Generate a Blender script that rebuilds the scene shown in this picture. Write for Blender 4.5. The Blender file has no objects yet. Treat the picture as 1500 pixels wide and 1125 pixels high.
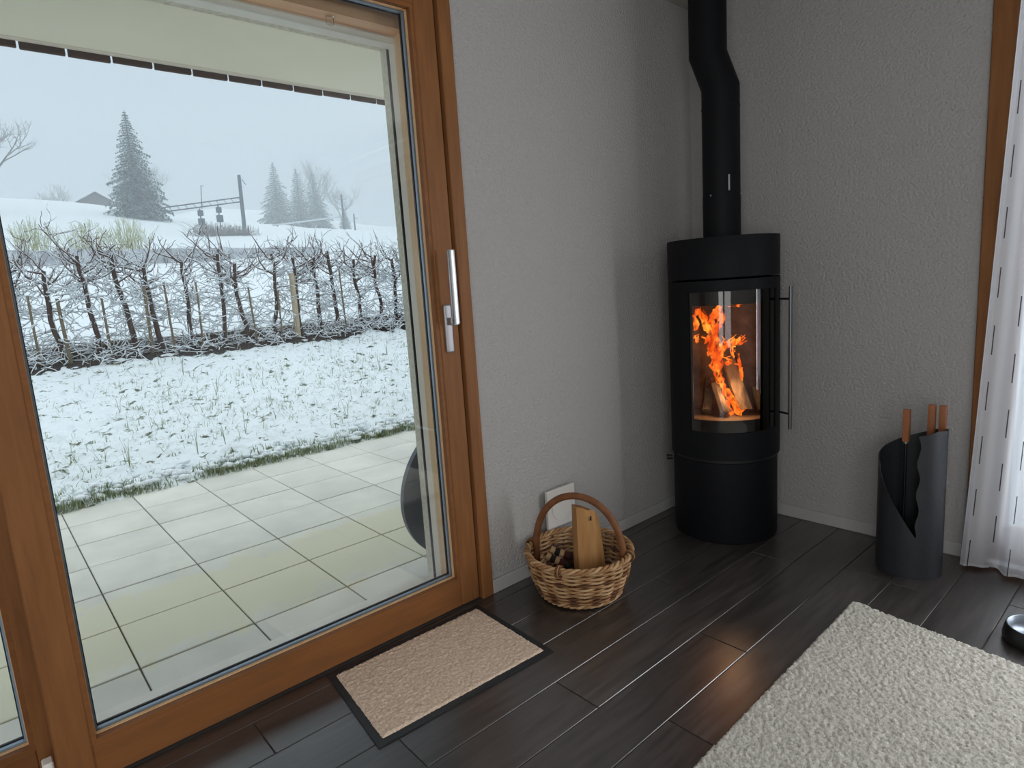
import bpy, bmesh, math, random
from mathutils import Vector, Matrix, noise
PI = math.pi
random.seed(7)
SC = bpy.context.scene
COL = SC.collection

# ------------------------------------------------------------------ camera
cam_d = bpy.data.cameras.new('camera'); cam = bpy.data.objects.new('camera', cam_d); COL.objects.link(cam)
yaw, pit, rol = 0.85725381, -0.1599064, -0.06606613
fw = Vector((-math.sin(yaw)*math.cos(pit), math.cos(yaw)*math.cos(pit), math.sin(pit)))
rt = Vector((math.cos(yaw), math.sin(yaw), 0)); up = rt.cross(fw)
r2 = math.cos(rol)*rt + math.sin(rol)*up; u2 = -math.sin(rol)*rt + math.cos(rol)*up
M3 = Matrix((r2, u2, -fw)).transposed()
cam.matrix_world = Matrix.Translation((1.819, -2.862, 1.2)) @ M3.to_4x4()
cam_d.sensor_width = 36; cam_d.lens = 36*908.94/1500; cam_d.clip_start = 0.02; cam_d.clip_end = 500
SC.camera = cam

# ------------------------------------------------------------------ sky and light
W = bpy.data.worlds.new('overcast_sky'); SC.world = W; W.use_nodes = True
wn = W.node_tree.nodes; wl = W.node_tree.links
bg = wn['Background']; bg.inputs['Strength'].default_value = 1.0
wtc = wn.new('ShaderNodeTexCoord'); wsep = wn.new('ShaderNodeSeparateXYZ'); wr = wn.new('ShaderNodeValToRGB')
wl.new(wtc.outputs['Generated'], wsep.inputs[0]); wl.new(wsep.outputs['Z'], wr.inputs[0]); wl.new(wr.outputs[0], bg.inputs['Color'])
wr.color_ramp.elements[0].position = 0.0; wr.color_ramp.elements[0].color = (0.50, 0.60, 0.73, 1)      # overcast: brighter towards the zenith
wr.color_ramp.elements[1].position = 1.0; wr.color_ramp.elements[1].color = (1.60, 1.70, 1.80, 1)
we = wr.color_ramp.elements.new(0.32); we.color = (0.60, 0.71, 0.84, 1)

def area(name, loc, rot, sx, sy, power, color=(1, 1, 1), portal=False):
    l = bpy.data.lights.new(name, 'AREA'); l.shape = 'RECTANGLE'; l.size = sx; l.size_y = sy
    l.energy = power; l.color = color
    if portal: l.cycles.is_portal = True
    o = bpy.data.objects.new(name, l); COL.objects.link(o); o.location = loc; o.rotation_euler = rot
    return o
# sky portal at the sliding door; the rest are lamps added to brighten the room
area('daylight_sliding_door', (-0.40, -3.25, 1.05), (0, -PI/2, 0), 2.1, 3.5, 1, portal=True)
area('terrace_door_boost', (2.02, -0.02, 1.12), (-PI/2, 0, 0), 0.52, 2.0, 29, (0.96, 0.98, 1.0))  # added lamp inside the glass, boosts the daylight from this door
area('curtain_fill', (1.62, 0.33, 1.1), (-PI/2, 0, 0), 0.64, 2.1, 8, (0.94, 0.97, 1.0))  # added lamp behind the glass to brighten the curtain
area('rear_fill', (2.75, -5.15, 1.25), (PI/2, 0, 0), 0.9, 1.9, 19, (1.0, 0.98, 0.95))  # added fill lamp behind the camera, set in an assumed wall opening
area('side_fill', (3.45, -4.15, 1.3), (0, PI/2, 0), 1.9, 1.6, 26, (1.0, 0.98, 0.96))  # added fill lamp out of view, at an opening assumed for it

vs = SC.view_settings
vs.view_transform = 'Standard'; vs.look = 'None'; vs.gamma = 1.0; vs.exposure = 0.0; vs.use_curve_mapping = False
SC.cycles.volume_bounces = 2
SC.cycles.transparent_max_bounces = 24
SC.cycles.max_bounces = 10

# ------------------------------------------------------------------ helpers
def tag(o, label=None, cat=None, group=None, kind=None):
    if label: o['label'] = label
    if cat: o['category'] = cat
    if group: o['group'] = group
    if kind: o['kind'] = kind
    return o
def empty(name, loc=(0, 0, 0), rz=0, parent=None):
    o = bpy.data.objects.new(name, None); COL.objects.link(o)
    o.location = loc; o.rotation_euler = (0, 0, rz); o.empty_display_size = 0.05
    if parent: o.parent = parent
    return o
def frame_axes(t):
    a = Vector((0, 0, 1)) if abs(t.z) < 0.9 else Vector((1, 0, 0))
    n = t.cross(a).normalized(); return n, t.cross(n).normalized()
class MB:
    def __init__(s): s.v = []; s.f = []; s.uv = None
    def add(s, vs_, fs_):
        b = len(s.v); s.v += [tuple(v) for v in vs_]; s.f += [tuple(i+b for i in f) for f in fs_]; return s
    def bm(s, b, mat=None):
        b.verts.ensure_lookup_table(); b.verts.index_update()
        vs_ = [(mat @ v.co if mat else v.co) for v in b.verts]
        s.add(vs_, [[v.index for v in f.verts] for f in b.faces]); b.free(); return s
    def box(s, x0, x1, y0, y1, z0, z1, bev=0.0, seg=1, mat=None):
        b = bmesh.new(); bmesh.ops.create_cube(b, size=1)
        bmesh.ops.scale(b, vec=(x1-x0, y1-y0, z1-z0), verts=b.verts)
        bmesh.ops.translate(b, vec=((x0+x1)/2, (y0+y1)/2, (z0+z1)/2), verts=b.verts)
        if bev: bmesh.ops.bevel(b, geom=list(b.edges), offset=bev, segments=seg, affect='EDGES', profile=0.6)
        return s.bm(b, mat)
    def tube(s, pts, rad, n=6, cap=True, flat=None):
        pts = [Vector(p) for p in pts]
        if not hasattr(rad, '__len__'): rad = [rad]*len(pts)
        vs_ = []; fs_ = []; N = None
        for i, p in enumerate(pts):
            t = (pts[min(i+1, len(pts)-1)] - pts[max(i-1, 0)])
            t = t.normalized() if t.length > 1e-9 else Vector((0, 0, 1))
            if N is None: N, B = frame_axes(t)
            else:
                N = (N - t*N.dot(t));  N = N.normalized() if N.length > 1e-6 else frame_axes(t)[0]
                B = t.cross(N).normalized()
            for k in range(n):
                a = 2*PI*k/n; d = N*math.cos(a) + B*math.sin(a)
                if flat: d = Vector((d.x*flat[0], d.y*flat[1], d.z*flat[2]))
                vs_.append(p + d*rad[i])
        for i in range(len(pts)-1):
            for k in range(n):
                fs_.append((i*n+k, i*n+(k+1) % n, (i+1)*n+(k+1) % n, (i+1)*n+k))
        if cap: fs_ += [tuple(range(n-1, -1, -1)), tuple((len(pts)-1)*n+k for k in range(n))]
        return s.add(vs_, fs_)
    def lathe(s, prof, n=48, c=(0, 0), a0=0, a1=2*PI, closed=None):
        full = abs(a1-a0-2*PI) < 1e-6; m = n if full else n+1
        vs_ = []; fs_ = []
        for i in range(m):
            a = a0+(a1-a0)*i/n
            for r, z in prof: vs_.append((c[0]+r*math.cos(a), c[1]+r*math.sin(a), z))
        P = len(prof)
        for i in range(n):
            j = (i+1) % m
            for k in range(P-1): fs_.append((i*P+k, j*P+k, j*P+k+1, i*P+k+1))
            if closed: fs_.append((i*P+P-1, j*P+P-1, j*P, i*P))
        if closed and not full:
            fs_.append(tuple(range(P))); fs_.append(tuple(n*P+k for k in range(P-1, -1, -1)))
        return s.add(vs_, fs_)
    def build(s, name, mat, parent=None, smooth=False, loc=None, recalc=False):
        me = bpy.data.meshes.new(name); me.from_pydata(s.v, [], s.f); me.update()
        if recalc:
            b = bmesh.new(); b.from_mesh(me); bmesh.ops.recalc_face_normals(b, faces=b.faces); b.to_mesh(me); b.free()
        if smooth is True: me.polygons.foreach_set('use_smooth', [True]*len(me.polygons))
        elif smooth:
            me.polygons.foreach_set('use_smooth', [True]*len(me.polygons)); me.set_sharp_from_angle(angle=smooth)
        if mat: me.materials.append(mat)
        o = bpy.data.objects.new(name, me); COL.objects.link(o)
        if loc is not None: o.location = loc
        if parent: o.parent = parent
        return o
def inst(name, mesh_obj, parent=None, mw=None):
    o = bpy.data.objects.new(name, mesh_obj.data); COL.objects.link(o)
    if parent: o.parent = parent
    if mw is not None: o.matrix_basis = mw
    return o

# ------------------------------------------------------------------ materials
MATS = {}
def srgb(r, g, b):
    f = lambda c: (c/255/12.92) if c/255 <= 0.04045 else ((c/255+0.055)/1.055)**2.4
    return (f(r), f(g), f(b), 1)
def new_mat(name):
    m = bpy.data.materials.new(name); m.use_nodes = True
    nt = m.node_tree; return m, nt, nt.nodes, nt.links, nt.nodes['Principled BSDF']
def simple(name, col, rough=0.5, metal=0.0, var=None, scale=8, stretch=(1, 1, 1), bump=0, bscale=40, bdist=0.002, rand=0.0, spec=0.5, coat=0):
    """base colour with noise variation towards `var`, optional bump and per-object variation"""
    m, nt, N, L, p = new_mat(name)
    p.inputs['Roughness'].default_value = rough; p.inputs['Metallic'].default_value = metal
    p.inputs['Specular IOR Level'].default_value = spec
    p.inputs['Base Color'].default_value = col
    tc = N.new('ShaderNodeTexCoord'); mp = N.new('ShaderNodeMapping'); mp.inputs['Scale'].default_value = stretch
    L.new(tc.outputs['Object'], mp.inputs[0]); vec = mp.outputs[0]
    if rand:
        oi = N.new('ShaderNodeObjectInfo'); va = N.new('ShaderNodeVectorMath'); va.operation = 'ADD'
        ms = N.new('ShaderNodeMath'); ms.operation = 'MULTIPLY'; ms.inputs[1].default_value = 37.0
        L.new(oi.outputs['Random'], ms.inputs[0]); L.new(ms.outputs[0], va.inputs[1]); L.new(vec, va.inputs[0]); vec = va.outputs[0]
    out = None
    if var is not None:
        n1 = N.new('ShaderNodeTexNoise'); n1.inputs['Scale'].default_value = scale; n1.inputs['Detail'].default_value = 6; n1.inputs['Roughness'].default_value = 0.6
        L.new(vec, n1.inputs['Vector'])
        cr = N.new('ShaderNodeValToRGB'); cr.color_ramp.elements[0].position = 0.34; cr.color_ramp.elements[1].position = 0.66
        cr.color_ramp.elements[0].color = col; cr.color_ramp.elements[1].color = var
        L.new(n1.outputs['Fac'], cr.inputs[0]); out = cr.outputs[0]
        if rand:
            hs = N.new('ShaderNodeHueSaturation'); mr = N.new('ShaderNodeMapRange')
            mr.inputs['To Min'].default_value = 1-rand; mr.inputs['To Max'].default_value = 1+rand
            L.new(oi.outputs['Random'], mr.inputs[0]); L.new(mr.outputs[0], hs.inputs['Value']); L.new(out, hs.inputs['Color']); out = hs.outputs[0]
        L.new(out, p.inputs['Base Color'])
    if bump:
        n2 = N.new('ShaderNodeTexNoise'); n2.inputs['Scale'].default_value = bscale; n2.inputs['Detail'].default_value = 4
        L.new(vec, n2.inputs['Vector'])
        b = N.new('ShaderNodeBump'); b.inputs['Strength'].default_value = bump; b.inputs['Distance'].default_value = bdist
        L.new(n2.outputs['Fac'], b.inputs['Height']); L.new(b.outputs[0], p.inputs['Normal'])
    MATS[name] = m; return m
def glass_mat(name, tint=(1, 1, 1, 1), base=0.04, rough=0.0):
    m, nt, N, L, p = new_mat(name); N.remove(p)
    t = N.new('ShaderNodeBsdfTransparent'); t.inputs[0].default_value = tint
    g = N.new('ShaderNodeBsdfGlossy'); g.inputs['Roughness'].default_value = rough
    lw = N.new('ShaderNodeFresnel'); lw.inputs[0].default_value = 1.45
    mx = N.new('ShaderNodeMixShader'); L.new(lw.outputs[0], mx.inputs[0]); L.new(t.outputs[0], mx.inputs[1]); L.new(g.outputs[0], mx.inputs[2])
    L.new(mx.outputs[0], N['Material Output'].inputs[0]); return m

m_plaster = simple('wall_plaster', srgb(186, 184, 182), 0.9, var=srgb(182, 180, 178), scale=60, bump=1.0, bscale=95, bdist=0.008, spec=0.2)
m_ceil = simple('ceiling_paint', srgb(175, 172, 166), 0.9, bump=0.2, bscale=120)
m_base = simple('baseboard_paint', srgb(186, 185, 183), 0.6)
m_ext = simple('exterior_render', srgb(238, 231, 215), 0.95, var=srgb(206, 198, 180), scale=60, bump=0.8, bscale=90, bdist=0.006)
m_wood = simple('frame_wood', srgb(146, 98, 58), 0.5, var=srgb(128, 84, 50), scale=3, stretch=(14, 14, 1.2), bump=0.05, bscale=6, spec=0.2)
m_woodh = simple('frame_wood_rail', srgb(142, 92, 52), 0.5, var=srgb(128, 84, 50), scale=3, stretch=(14, 1.2, 14), spec=0.2)
m_woodl = simple('frame_wood_light', srgb(234, 194, 148), 0.5, var=srgb(218, 174, 126), scale=3, stretch=(14, 14, 1.2))
m_woodo = simple('frame_wood_orange', srgb(240, 186, 142), 0.5, var=srgb(226, 160, 108), scale=3, stretch=(14, 1.2, 14))
m_beige = simple('frame_beige', srgb(228, 216, 203), 0.55)
m_white = simple('sill_white', srgb(248, 243, 236), 0.55, var=srgb(240, 232, 224), scale=12)
m_black = simple('gasket_black', (0.012, 0.012, 0.014, 1), 0.6)
m_alu = simple('spacer_aluminium', srgb(168, 190, 212), 0.35, metal=0.25)
m_steel = simple('handle_steel', srgb(205, 207, 210), 0.28, metal=0.9)
m_escut = simple('escutcheon_grey', srgb(176, 176, 180), 0.4, metal=0.4)
m_glass = glass_mat('window_glass', (0.97, 0.985, 0.98, 1))
m_plank = simple('floor_plank', srgb(74, 68, 66), 0.30, var=srgb(42, 38, 37), scale=4.5, stretch=(11, 0.9, 11), bump=0.10, bscale=9, bdist=0.002, rand=0.16, spec=1.0)
m_plank.node_tree.nodes['Principled BSDF'].inputs['IOR'].default_value = 1.72
m_grout = simple('floor_grout', srgb(88, 84, 81), 0.9, spec=0.1)
m_tile = simple('terrace_tile', srgb(236, 231, 220), 0.5, var=srgb(216, 212, 203), scale=3.0, rand=0.05, bump=0.25, bscale=120, bdist=0.001)
m_joint = simple('terrace_joint', srgb(92, 90, 84), 0.95)
m_soffit = simple('soffit_paint', srgb(236, 230, 210), 0.8, var=srgb(228, 222, 202), scale=1.5)
m_rooft = simple('roof_tile', srgb(78, 50, 46), 0.8, var=srgb(58, 38, 36), scale=14, rand=0.2)
m_stove = simple('stove_steel', srgb(17, 19, 23), 0.6, var=srgb(14, 16, 20), scale=200, bump=0.05, bscale=500, spec=0.22)
m_stove2 = simple('stove_black', srgb(16, 16, 18), 0.5)
m_vermi = simple('firebox_lining', srgb(150, 125, 95), 0.9, var=srgb(95, 75, 58), scale=9)
m_char = simple('charred_log', srgb(150, 124, 94), 0.85, var=srgb(58, 46, 38), scale=7, stretch=(3, 3, 0.6), bump=0.5, bscale=20, bdist=0.004)
m_stoveglass = glass_mat('stove_glass', (0.92, 0.90, 0.88, 1))

# tile with damp algae tint near the house
nt = m_tile.node_tree; p = nt.nodes['Principled BSDF']
src = p.inputs['Base Color'].links[0].from_socket
g = nt.nodes.new('ShaderNodeNewGeometry'); sx = nt.nodes.new('ShaderNodeSeparateXYZ'); nt.links.new(g.outputs['Position'], sx.inputs[0])
nz = nt.nodes.new('ShaderNodeTexNoise'); nz.inputs['Scale'].default_value = 8; nz.inputs['Detail'].default_value = 12; nz.inputs['Roughness'].default_value = 0.72; nt.links.new(g.outputs['Position'], nz.inputs['Vector'])
mm = nt.nodes.new('ShaderNodeMath'); mm.operation = 'MULTIPLY_ADD'; mm.inputs[1].default_value = 0.75; nt.links.new(nz.outputs['Fac'], mm.inputs[0]); nt.links.new(sx.outputs['X'], mm.inputs[2])
mr = nt.nodes.new('ShaderNodeMapRange'); mr.inputs['From Min'].default_value = -0.99; mr.inputs['From Max'].default_value = -0.90; nt.links.new(mm.outputs[0], mr.inputs[0])
mr2 = nt.nodes.new('ShaderNodeMapRange'); mr2.inputs['From Min'].default_value = -0.22; mr2.inputs['From Max'].default_value = -0.34; nt.links.new(mm.outputs[0], mr2.inputs[0])
mu = nt.nodes.new('ShaderNodeMath'); mu.operation = 'MULTIPLY'; nt.links.new(mr.outputs[0], mu.inputs[0]); nt.links.new(mr2.outputs[0], mu.inputs[1])
mu2 = nt.nodes.new('ShaderNodeMath'); mu2.operation = 'MULTIPLY'; mu2.inputs[1].default_value = 0.8; nt.links.new(mu.outputs[0], mu2.inputs[0])
mx = nt.nodes.new('ShaderNodeMix'); mx.data_type = 'RGBA'; nt.links.new(mu2.outputs[0], mx.inputs['Factor']); nt.links.new(src, mx.inputs['A']); mx.inputs['B'].default_value = srgb(230, 222, 190)
nt.links.new(mx.outputs['Result'], p.inputs['Base Color'])

# ------------------------------------------------------------------ room shell
RX, RY, RZ = 3.5, -5.2, 2.45
def structure(o, label): return tag(o, label, None, None, 'structure')
fl = MB().box(-0.07, RX, RY, 0.0, -0.12, -0.0035).build('floor', m_grout)
structure(fl, 'dark wood-look plank floor with thin pale joints')
rows = {0: -2.413, 1: -1.30, 2: -2.15, 3: -1.683, 4: -1.165, 5: -1.59, -1: -1.9}
pw, gap = 0.1685, 0.003
for r in range(-1, 22):
    x0 = 0.065 + r*pw
    xa, xb = max(x0+gap/2, 0.001), min(x0+pw-gap/2, RX-0.001)
    if xb-xa < 0.01: continue
    e = rows.get(r, -random.random()*1.2-1.0)
    while e > RY: e -= 1.2
    y = e
    while y < 0:
        ya, yb = max(y+gap/2, RY), min(y+1.2-gap/2, -0.002)
        y += 1.2
        if yb-ya < 0.02 or yb < -4.2: continue
        MB().box(xa, xb, ya, yb, -0.012, 0.0, 0.0012).build('plank', m_plank, fl)
# walls
w = MB()
w.box(-0.36, 0, -1.475, 0.0, -0.3, 2.7)          # right of the sliding door
w.box(-0.36, 0, -5.0, -1.475, 2.165, 2.7)        # lintel
w.box(-0.36, 0, RY-0.3, -5.0, -0.3, 2.7)
wl_ = structure(w.build('wall_left', m_plaster), 'rough grey plastered wall beside the sliding door')
w = MB()
w.box(-0.36, 1.285, 0, 0.36, -0.3, 2.7); w.box(1.285, 3.3, 0, 0.36, 2.2, 2.7); w.box(3.3, RX+0.3, 0, 0.36, -0.3, 2.7)
structure(w.build('wall_back', m_plaster), 'rough grey plastered wall behind stove and tool holder')
w = MB(); w.box(RX, RX+0.3, RY, -5.0, -0.1, 2.7); w.box(RX, RX+0.3, -3.3, 0, -0.1, 2.7); w.box(RX, RX+0.3, -5.0, -3.3, -0.1, 0.3); w.box(RX, RX+0.3, -5.0, -3.3, 2.3, 2.7)
structure(w.build('wall_right', m_plaster), 'grey plastered wall on the right side of the room')
w = MB(); w.box(0, 2.25, RY-0.3, RY, -0.1, 2.7); w.box(3.25, RX+0.3, RY-0.3, RY, -0.1, 2.7); w.box(2.25, 3.25, RY-0.3, RY, -0.1, 0.2); w.box(2.25, 3.25, RY-0.3, RY, 2.3, 2.7)
structure(w.build('wall_rear', m_plaster), 'grey plastered wall behind the viewer')
structure(MB().box(-0.36, RX+0.3, RY-0.3, 0.36, RZ, RZ+0.25).build('ceiling', m_ceil), 'pale plain ceiling above the stove corner')
structure(MB().box(0, 0.012, -1.462, -0.0, 0.0, 0.055, 0.003).build('baseboard_left', m_base), 'pale grey baseboard under the wall behind the basket')
structure(MB().box(0.012, 1.205, -0.012, 0, 0.0, 0.055, 0.003).build('baseboard_back', m_base), 'pale grey baseboard between stove and curtain')
# exterior cladding of the left wall (rough beige render lining the reveal)
x = MB()
x.box(-0.40, -0.285, -1.50, 0.40, -0.06, 2.69); x.box(-0.40, -0.285, -5.0, -1.50, 2.115, 2.69); x.box(-0.40, -0.36, -6.5, -5.0, -0.06, 2.69)
structure(x.build('trim_1', m_ext), 'rough beige outside render around the door opening')

# ------------------------------------------------------------------ sliding glass door
door = empty('door_1', (0, -2.8, 0)); structure(door, 'large wood-framed sliding glass door to the snowy terrace')
DO = Vector((0, -2.8, 0))
def dbox(mb, *a, **k):
    a = list(a); a[2] += 2.8; a[3] += 2.8; return mb.box(*a, **k)
# casing round the opening
dbox(MB(), -0.07, 0.014, -1.5175, -1.464, 0.0, 2.27, bev=0.003).build('casing', m_wood, door)
dbox(MB(), -0.07, 0.014, -5.0, -1.5175, 2.215, 2.27, bev=0.003).build('casing', m_woodh, door)
dbox(MB(), -0.06, -0.02, -1.524, -1.5, 0.0, 2.205).build('seal_gap', m_black, door)
def leaf(name, y0, y1, xf, z0, z1, sl, sr, bot, top):
    """one glazed leaf: frame of stiles and rails, bead, spacer, gasket, pane. xf = room-side face"""
    d = 0.068
    root = empty(name, (0, 0, 0), 0, door)
    def sub(mb, n, m): return mb.build(n, m, root)
    sub(dbox(MB(), xf-d, xf, y0, y0+sl, z0, z1, bev=0.003), 'stile', m_wood)
    sub(dbox(MB(), xf-d, xf, y1-sr, y1, z0, z1, bev=0.003), 'stile', m_wood)
    sub(dbox(MB(), xf-d, xf-0.0004, y0+sl, y1-sr, z0, z0+bot, bev=0.003), 'rail', m_woodh)
    sub(dbox(MB(), xf-d, xf-0.0004, y0+sl, y1-sr, z1-top, z1, bev=0.003), 'rail', m_woodh)
    a, b, c, e = y0+sl, y1-sr, z0+bot, z1-top
    def ring(n, m, t0, t1, xa, xb, mh=None):
        q = MB()
        dbox(q, xa, xb, a+t0, a+t1, c+t0, e-t0); dbox(q, xa, xb, b-t1, b-t0, c+t0, e-t0)
        dbox(q, xa, xb, a+t1, b-t1, c+t0, c+t1); dbox(q, xa, xb, a+t1, b-t1, e-t1, e-t0)
        sub(q, n, m)
    ring('glazing_bead', m_woodh, -0.001, 0.012, xf-0.032, xf-0.004)
    ring('bead_edge', m_woodl, 0.010, 0.014, xf-0.036, xf-0.024)
    ring('spacer', m_alu, 0.004, 0.019, xf-0.050, xf-0.040)
    ring('gasket', m_black, 0.0, 0.022, xf-0.060, xf-0.053)
    for k, xx in enumerate((xf-0.038, xf-0.052)):
        sub(MB().add([(xx, a+2.8, c), (xx, b+2.8, c), (xx, b+2.8, e), (xx, a+2.8, e), (xx-0.002, a+2.8, c), (xx-0.002, b+2.8, c), (xx-0.002, b+2.8, e), (xx-0.002, a+2.8, e)],
            [(0, 1, 2, 3), (7, 6, 5, 4), (0, 4, 5, 1), (1, 5, 6, 2), (2, 6, 7, 3), (3, 7, 4, 0)]), 'glass_pane', m_glass)
    return root
sl = leaf('sliding_leaf', -2.858, -1.524, 0.0, 0.008, 2.205, 0.076, 0.082, 0.099, 0.085)
leaf('fixed_leaf', -4.9, -2.80, -0.098, 0.008, 2.205, 0.085, 0.09, 0.094, 0.12)
# handle
h = MB(); dbox(h, 0.0, 0.011, -1.588, -1.556, 0.972, 1.142, bev=0.008, seg=3)
h.build('escutcheon', m_escut, sl, smooth=0.6)
h = MB(); dbox(h, 0.009, 0.056, -1.583, -1.560, 1.070, 1.096, bev=0.004, seg=2); dbox(h, 0.042, 0.058, -1.583, -1.557, 1.072, 1.330, bev=0.005, seg=2)
h.build('handle', m_steel, sl, smooth=0.6)
dbox(MB(), -0.045, -0.01, -2.885, -2.862, 0.045, 0.105, bev=0.003).build('stopper', m_white, door)
# outer frame: jamb and head layers, threshold
dbox(MB(), -0.165, -0.10, -1.585, -1.475, 0.0, 2.165).build('jamb_wood', m_woodl, door)
dbox(MB(), -0.235, -0.165, -1.565, -1.475, 0.0, 2.165).build('jamb_profile', m_beige, door)
dbox(MB(), -0.262, -0.235, -1.548, -1.475, 0.0, 2.165).build('jamb_profile', m_beige, door)
dbox(MB(), -0.268, -0.262, -1.556, -1.475, 0.0, 2.165).build('jamb_seal', m_black, door)
dbox(MB(), -0.285, -0.268, -1.536, -1.475, 0.0, 2.165).build('jamb_strip', m_white, door)
dbox(MB(), -0.165, -0.10, -5.0, -1.585, 2.076, 2.165).build('head_wood', m_woodo, door)
dbox(MB(), -0.20, -0.165, -5.0, -1.565, 2.070, 2.165).build('head_profile', m_beige, door)
dbox(MB(), -0.255, -0.20, -5.0, -1.548, 2.066, 2.165, bev=0.004).build('head_strip', m_white, door)
dbox(MB(), -0.285, -0.255, -5.0, -1.548, 2.10, 2.165).build('head_groove', m_black, door)
dbox(MB(), -0.102, -0.0, -5.0, -1.52, 2.205, 2.22).build('head_track', m_wood, door)
hk = MB(); dbox(hk, -0.135, -0.118, -1.853, -1.828, 2.05, 2.078, bev=0.004)
hk.build('catch', m_glass, door)
dbox(MB(), -0.345, -0.072, -5.0, -1.50, -0.055, -0.004, bev=0.003).build('threshold', m_white, door)
dbox(MB(), -0.16, -0.072, -5.0, -1.50, -0.004, 0.008).build('track', m_alu, door)

# ------------------------------------------------------------------ terrace, eave
ter = MB().box(-3.06, -0.345, -5.4, 0.62, -0.16, -0.068).build('floor_terrace', m_joint)
structure(ter, 'paved terrace of square grey concrete slabs outside the door')
tm = None
for i in range(7):
    for j in range(13):
        x0, y0 = -3.02+0.4*i, -4.98+0.4*j
        if x0 > -0.4: continue
        x1 = min(x0+0.394, -0.35) if i == 6 else x0+0.394
        MB().box(x0+0.003, x1, y0+0.003, y0+0.397, -0.095, -0.06+random.uniform(-0.001, 0.001), 0.0025).build('terrace_tile', m_tile, ter)
eave = empty('trim_2', (-1, -2, 2.39)); structure(eave, 'roof eave with pale soffit and dark clay tiles above the terrace')
EV = Vector((1, 2, -2.39))
def ebox(mb, x0, x1, y0, y1, z0, z1, **k): return mb.box(x0+1, x1+1, y0+2, y1+2, z0-2.39, z1-2.39, **k)
ebox(MB(), -1.72, -0.40, -6.4, 3.2, 2.392, 2.42).build('soffit', m_soffit, eave)
ebox(MB(), -1.76, -1.715, -6.4, 3.2, 2.388, 2.43, bev=0.004).build('fascia_strip', m_beige, eave)
t0 = None
for k in range(54):
    yc = -2.317+0.089+0.178*(k-22)
    if t0 is None:
        b = MB().box(-0.010, 0.010, -0.084, 0.084, -0.033, 0.045, 0.003)
        b.box(-0.34, 0.012, -0.084, 0.084, -0.009, 0.009, 0.003, mat=Matrix.Translation((0, 0, 0.046)) @ Matrix.Rotation(math.radians(16), 4, 'Y'))
        t0 = b.build('roof_tile', m_rooft, eave); o = t0
    else: o = inst('roof_tile', t0, eave)
    o.matrix_basis = Matrix.Translation((-1.775+1, yc+2, 2.396-2.39+random.uniform(-0.002, 0.002))) @ Matrix.Rotation(PI+random.uniform(-0.012, 0.012), 4, 'Z')


# ------------------------------------------------------------------ garden and hill
def lerp_tab(x, xs, ys):
    if x <= xs[0]: return ys[0]
    for i in range(len(xs)-1):
        if x <= xs[i+1]: return ys[i]+(ys[i+1]-ys[i])*(x-xs[i])/(xs[i+1]-xs[i])
    return ys[-1]
def terrain(x, y):
    d = -x
    crest = lerp_tab(y, [-20, 1, 6, 11, 15, 24, 30, 60], [12, 11.7, 11.5, 11.0, 10.5, 9.7, 9.1, 9.3])
    far = lerp_tab(y, [0, 20, 33, 40, 62], [12, 15.0, 17.2, 16.8, 14.5])
    return lerp_tab(d, [3.03, 6.7, 7.1, 12, 18, 24, 30, 50, 70, 76, 112, 150], [-0.055, 0.60, 0.82, 1.36, 2.15, 2.85, 3.6, 6.5, crest, crest-0.8, far, far-2])
def snow_mat(name, dirt=0.0, grass=srgb(84, 88, 58)):
    m, nt, N, L, p = new_mat(name)
    p.inputs['Roughness'].default_value = 0.75; p.inputs['Specular IOR Level'].default_value = 0.25
    g = N.new('ShaderNodeNewGeometry')
    n1 = N.new('ShaderNodeTexNoise'); n1.inputs['Scale'].default_value = 9; n1.inputs['Detail'].default_value = 7; n1.inputs['Roughness'].default_value = 0.65
    mp = N.new('ShaderNodeMapping'); mp.inputs['Scale'].default_value = (1.9, 1, 1); L.new(g.outputs['Position'], mp.inputs[0]); L.new(mp.outputs[0], n1.inputs['Vector'])
    cr = N.new('ShaderNodeValToRGB'); cr.color_ramp.elements[0].position = 0.30+dirt; cr.color_ramp.elements[1].position = 0.37+dirt
    cr.color_ramp.elements[0].color = grass; cr.color_ramp.elements[1].color = (0.86, 0.90, 0.93, 1)
    L.new(n1.outputs['Fac'], cr.inputs[0]); L.new(cr.outputs[0], p.inputs['Base Color'])
    n2 = N.new('ShaderNodeTexNoise'); n2.inputs['Scale'].default_value = 28; n2.inputs['Detail'].default_value = 5; L.new(g.outputs['Position'], n2.inputs['Vector'])
    b = N.new('ShaderNodeBump'); b.inputs['Strength'].default_value = 0.5; b.inputs['Distance'].default_value = 0.03
    L.new(n2.outputs['Fac'], b.inputs['Height']); L.new(b.outputs[0], p.inputs['Normal']); return m
m_snowlawn = snow_mat('snowy_lawn', 0.055, srgb(88, 96, 72))
m_snowfield = snow_mat('snow_field', -0.02, srgb(150, 158, 140))
m_snow = simple('snow', (0.88, 0.91, 0.94, 1), 0.8, spec=0.2)
m_blade = simple('grass_blade', srgb(96, 116, 62), 0.7, var=srgb(140, 146, 100), scale=6)
m_bladesn = simple('grass_blade_pale', srgb(168, 176, 152), 0.8, var=srgb(205, 212, 205), scale=9)
m_bark = simple('hedge_bark', srgb(92, 72, 64), 0.9, var=srgb(64, 50, 46), scale=25)
m_twig = simple('hedge_twig', srgb(112, 84, 76), 0.9, var=srgb(80, 60, 56), scale=20)
m_stake = simple('stake_wood', srgb(140, 124, 100), 0.9, var=srgb(108, 94, 76), scale=18, stretch=(3, 3, .5))
m_postw = simple('post_pale_wood', srgb(196, 180, 156), 0.9, var=srgb(170, 152, 128), scale=18, stretch=(3, 3, .5))
m_stonew = simple('edging_stone', srgb(104, 90, 72), 0.95, var=srgb(66, 56, 48), scale=9, bump=0.8, bscale=20, bdist=0.02)
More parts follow.
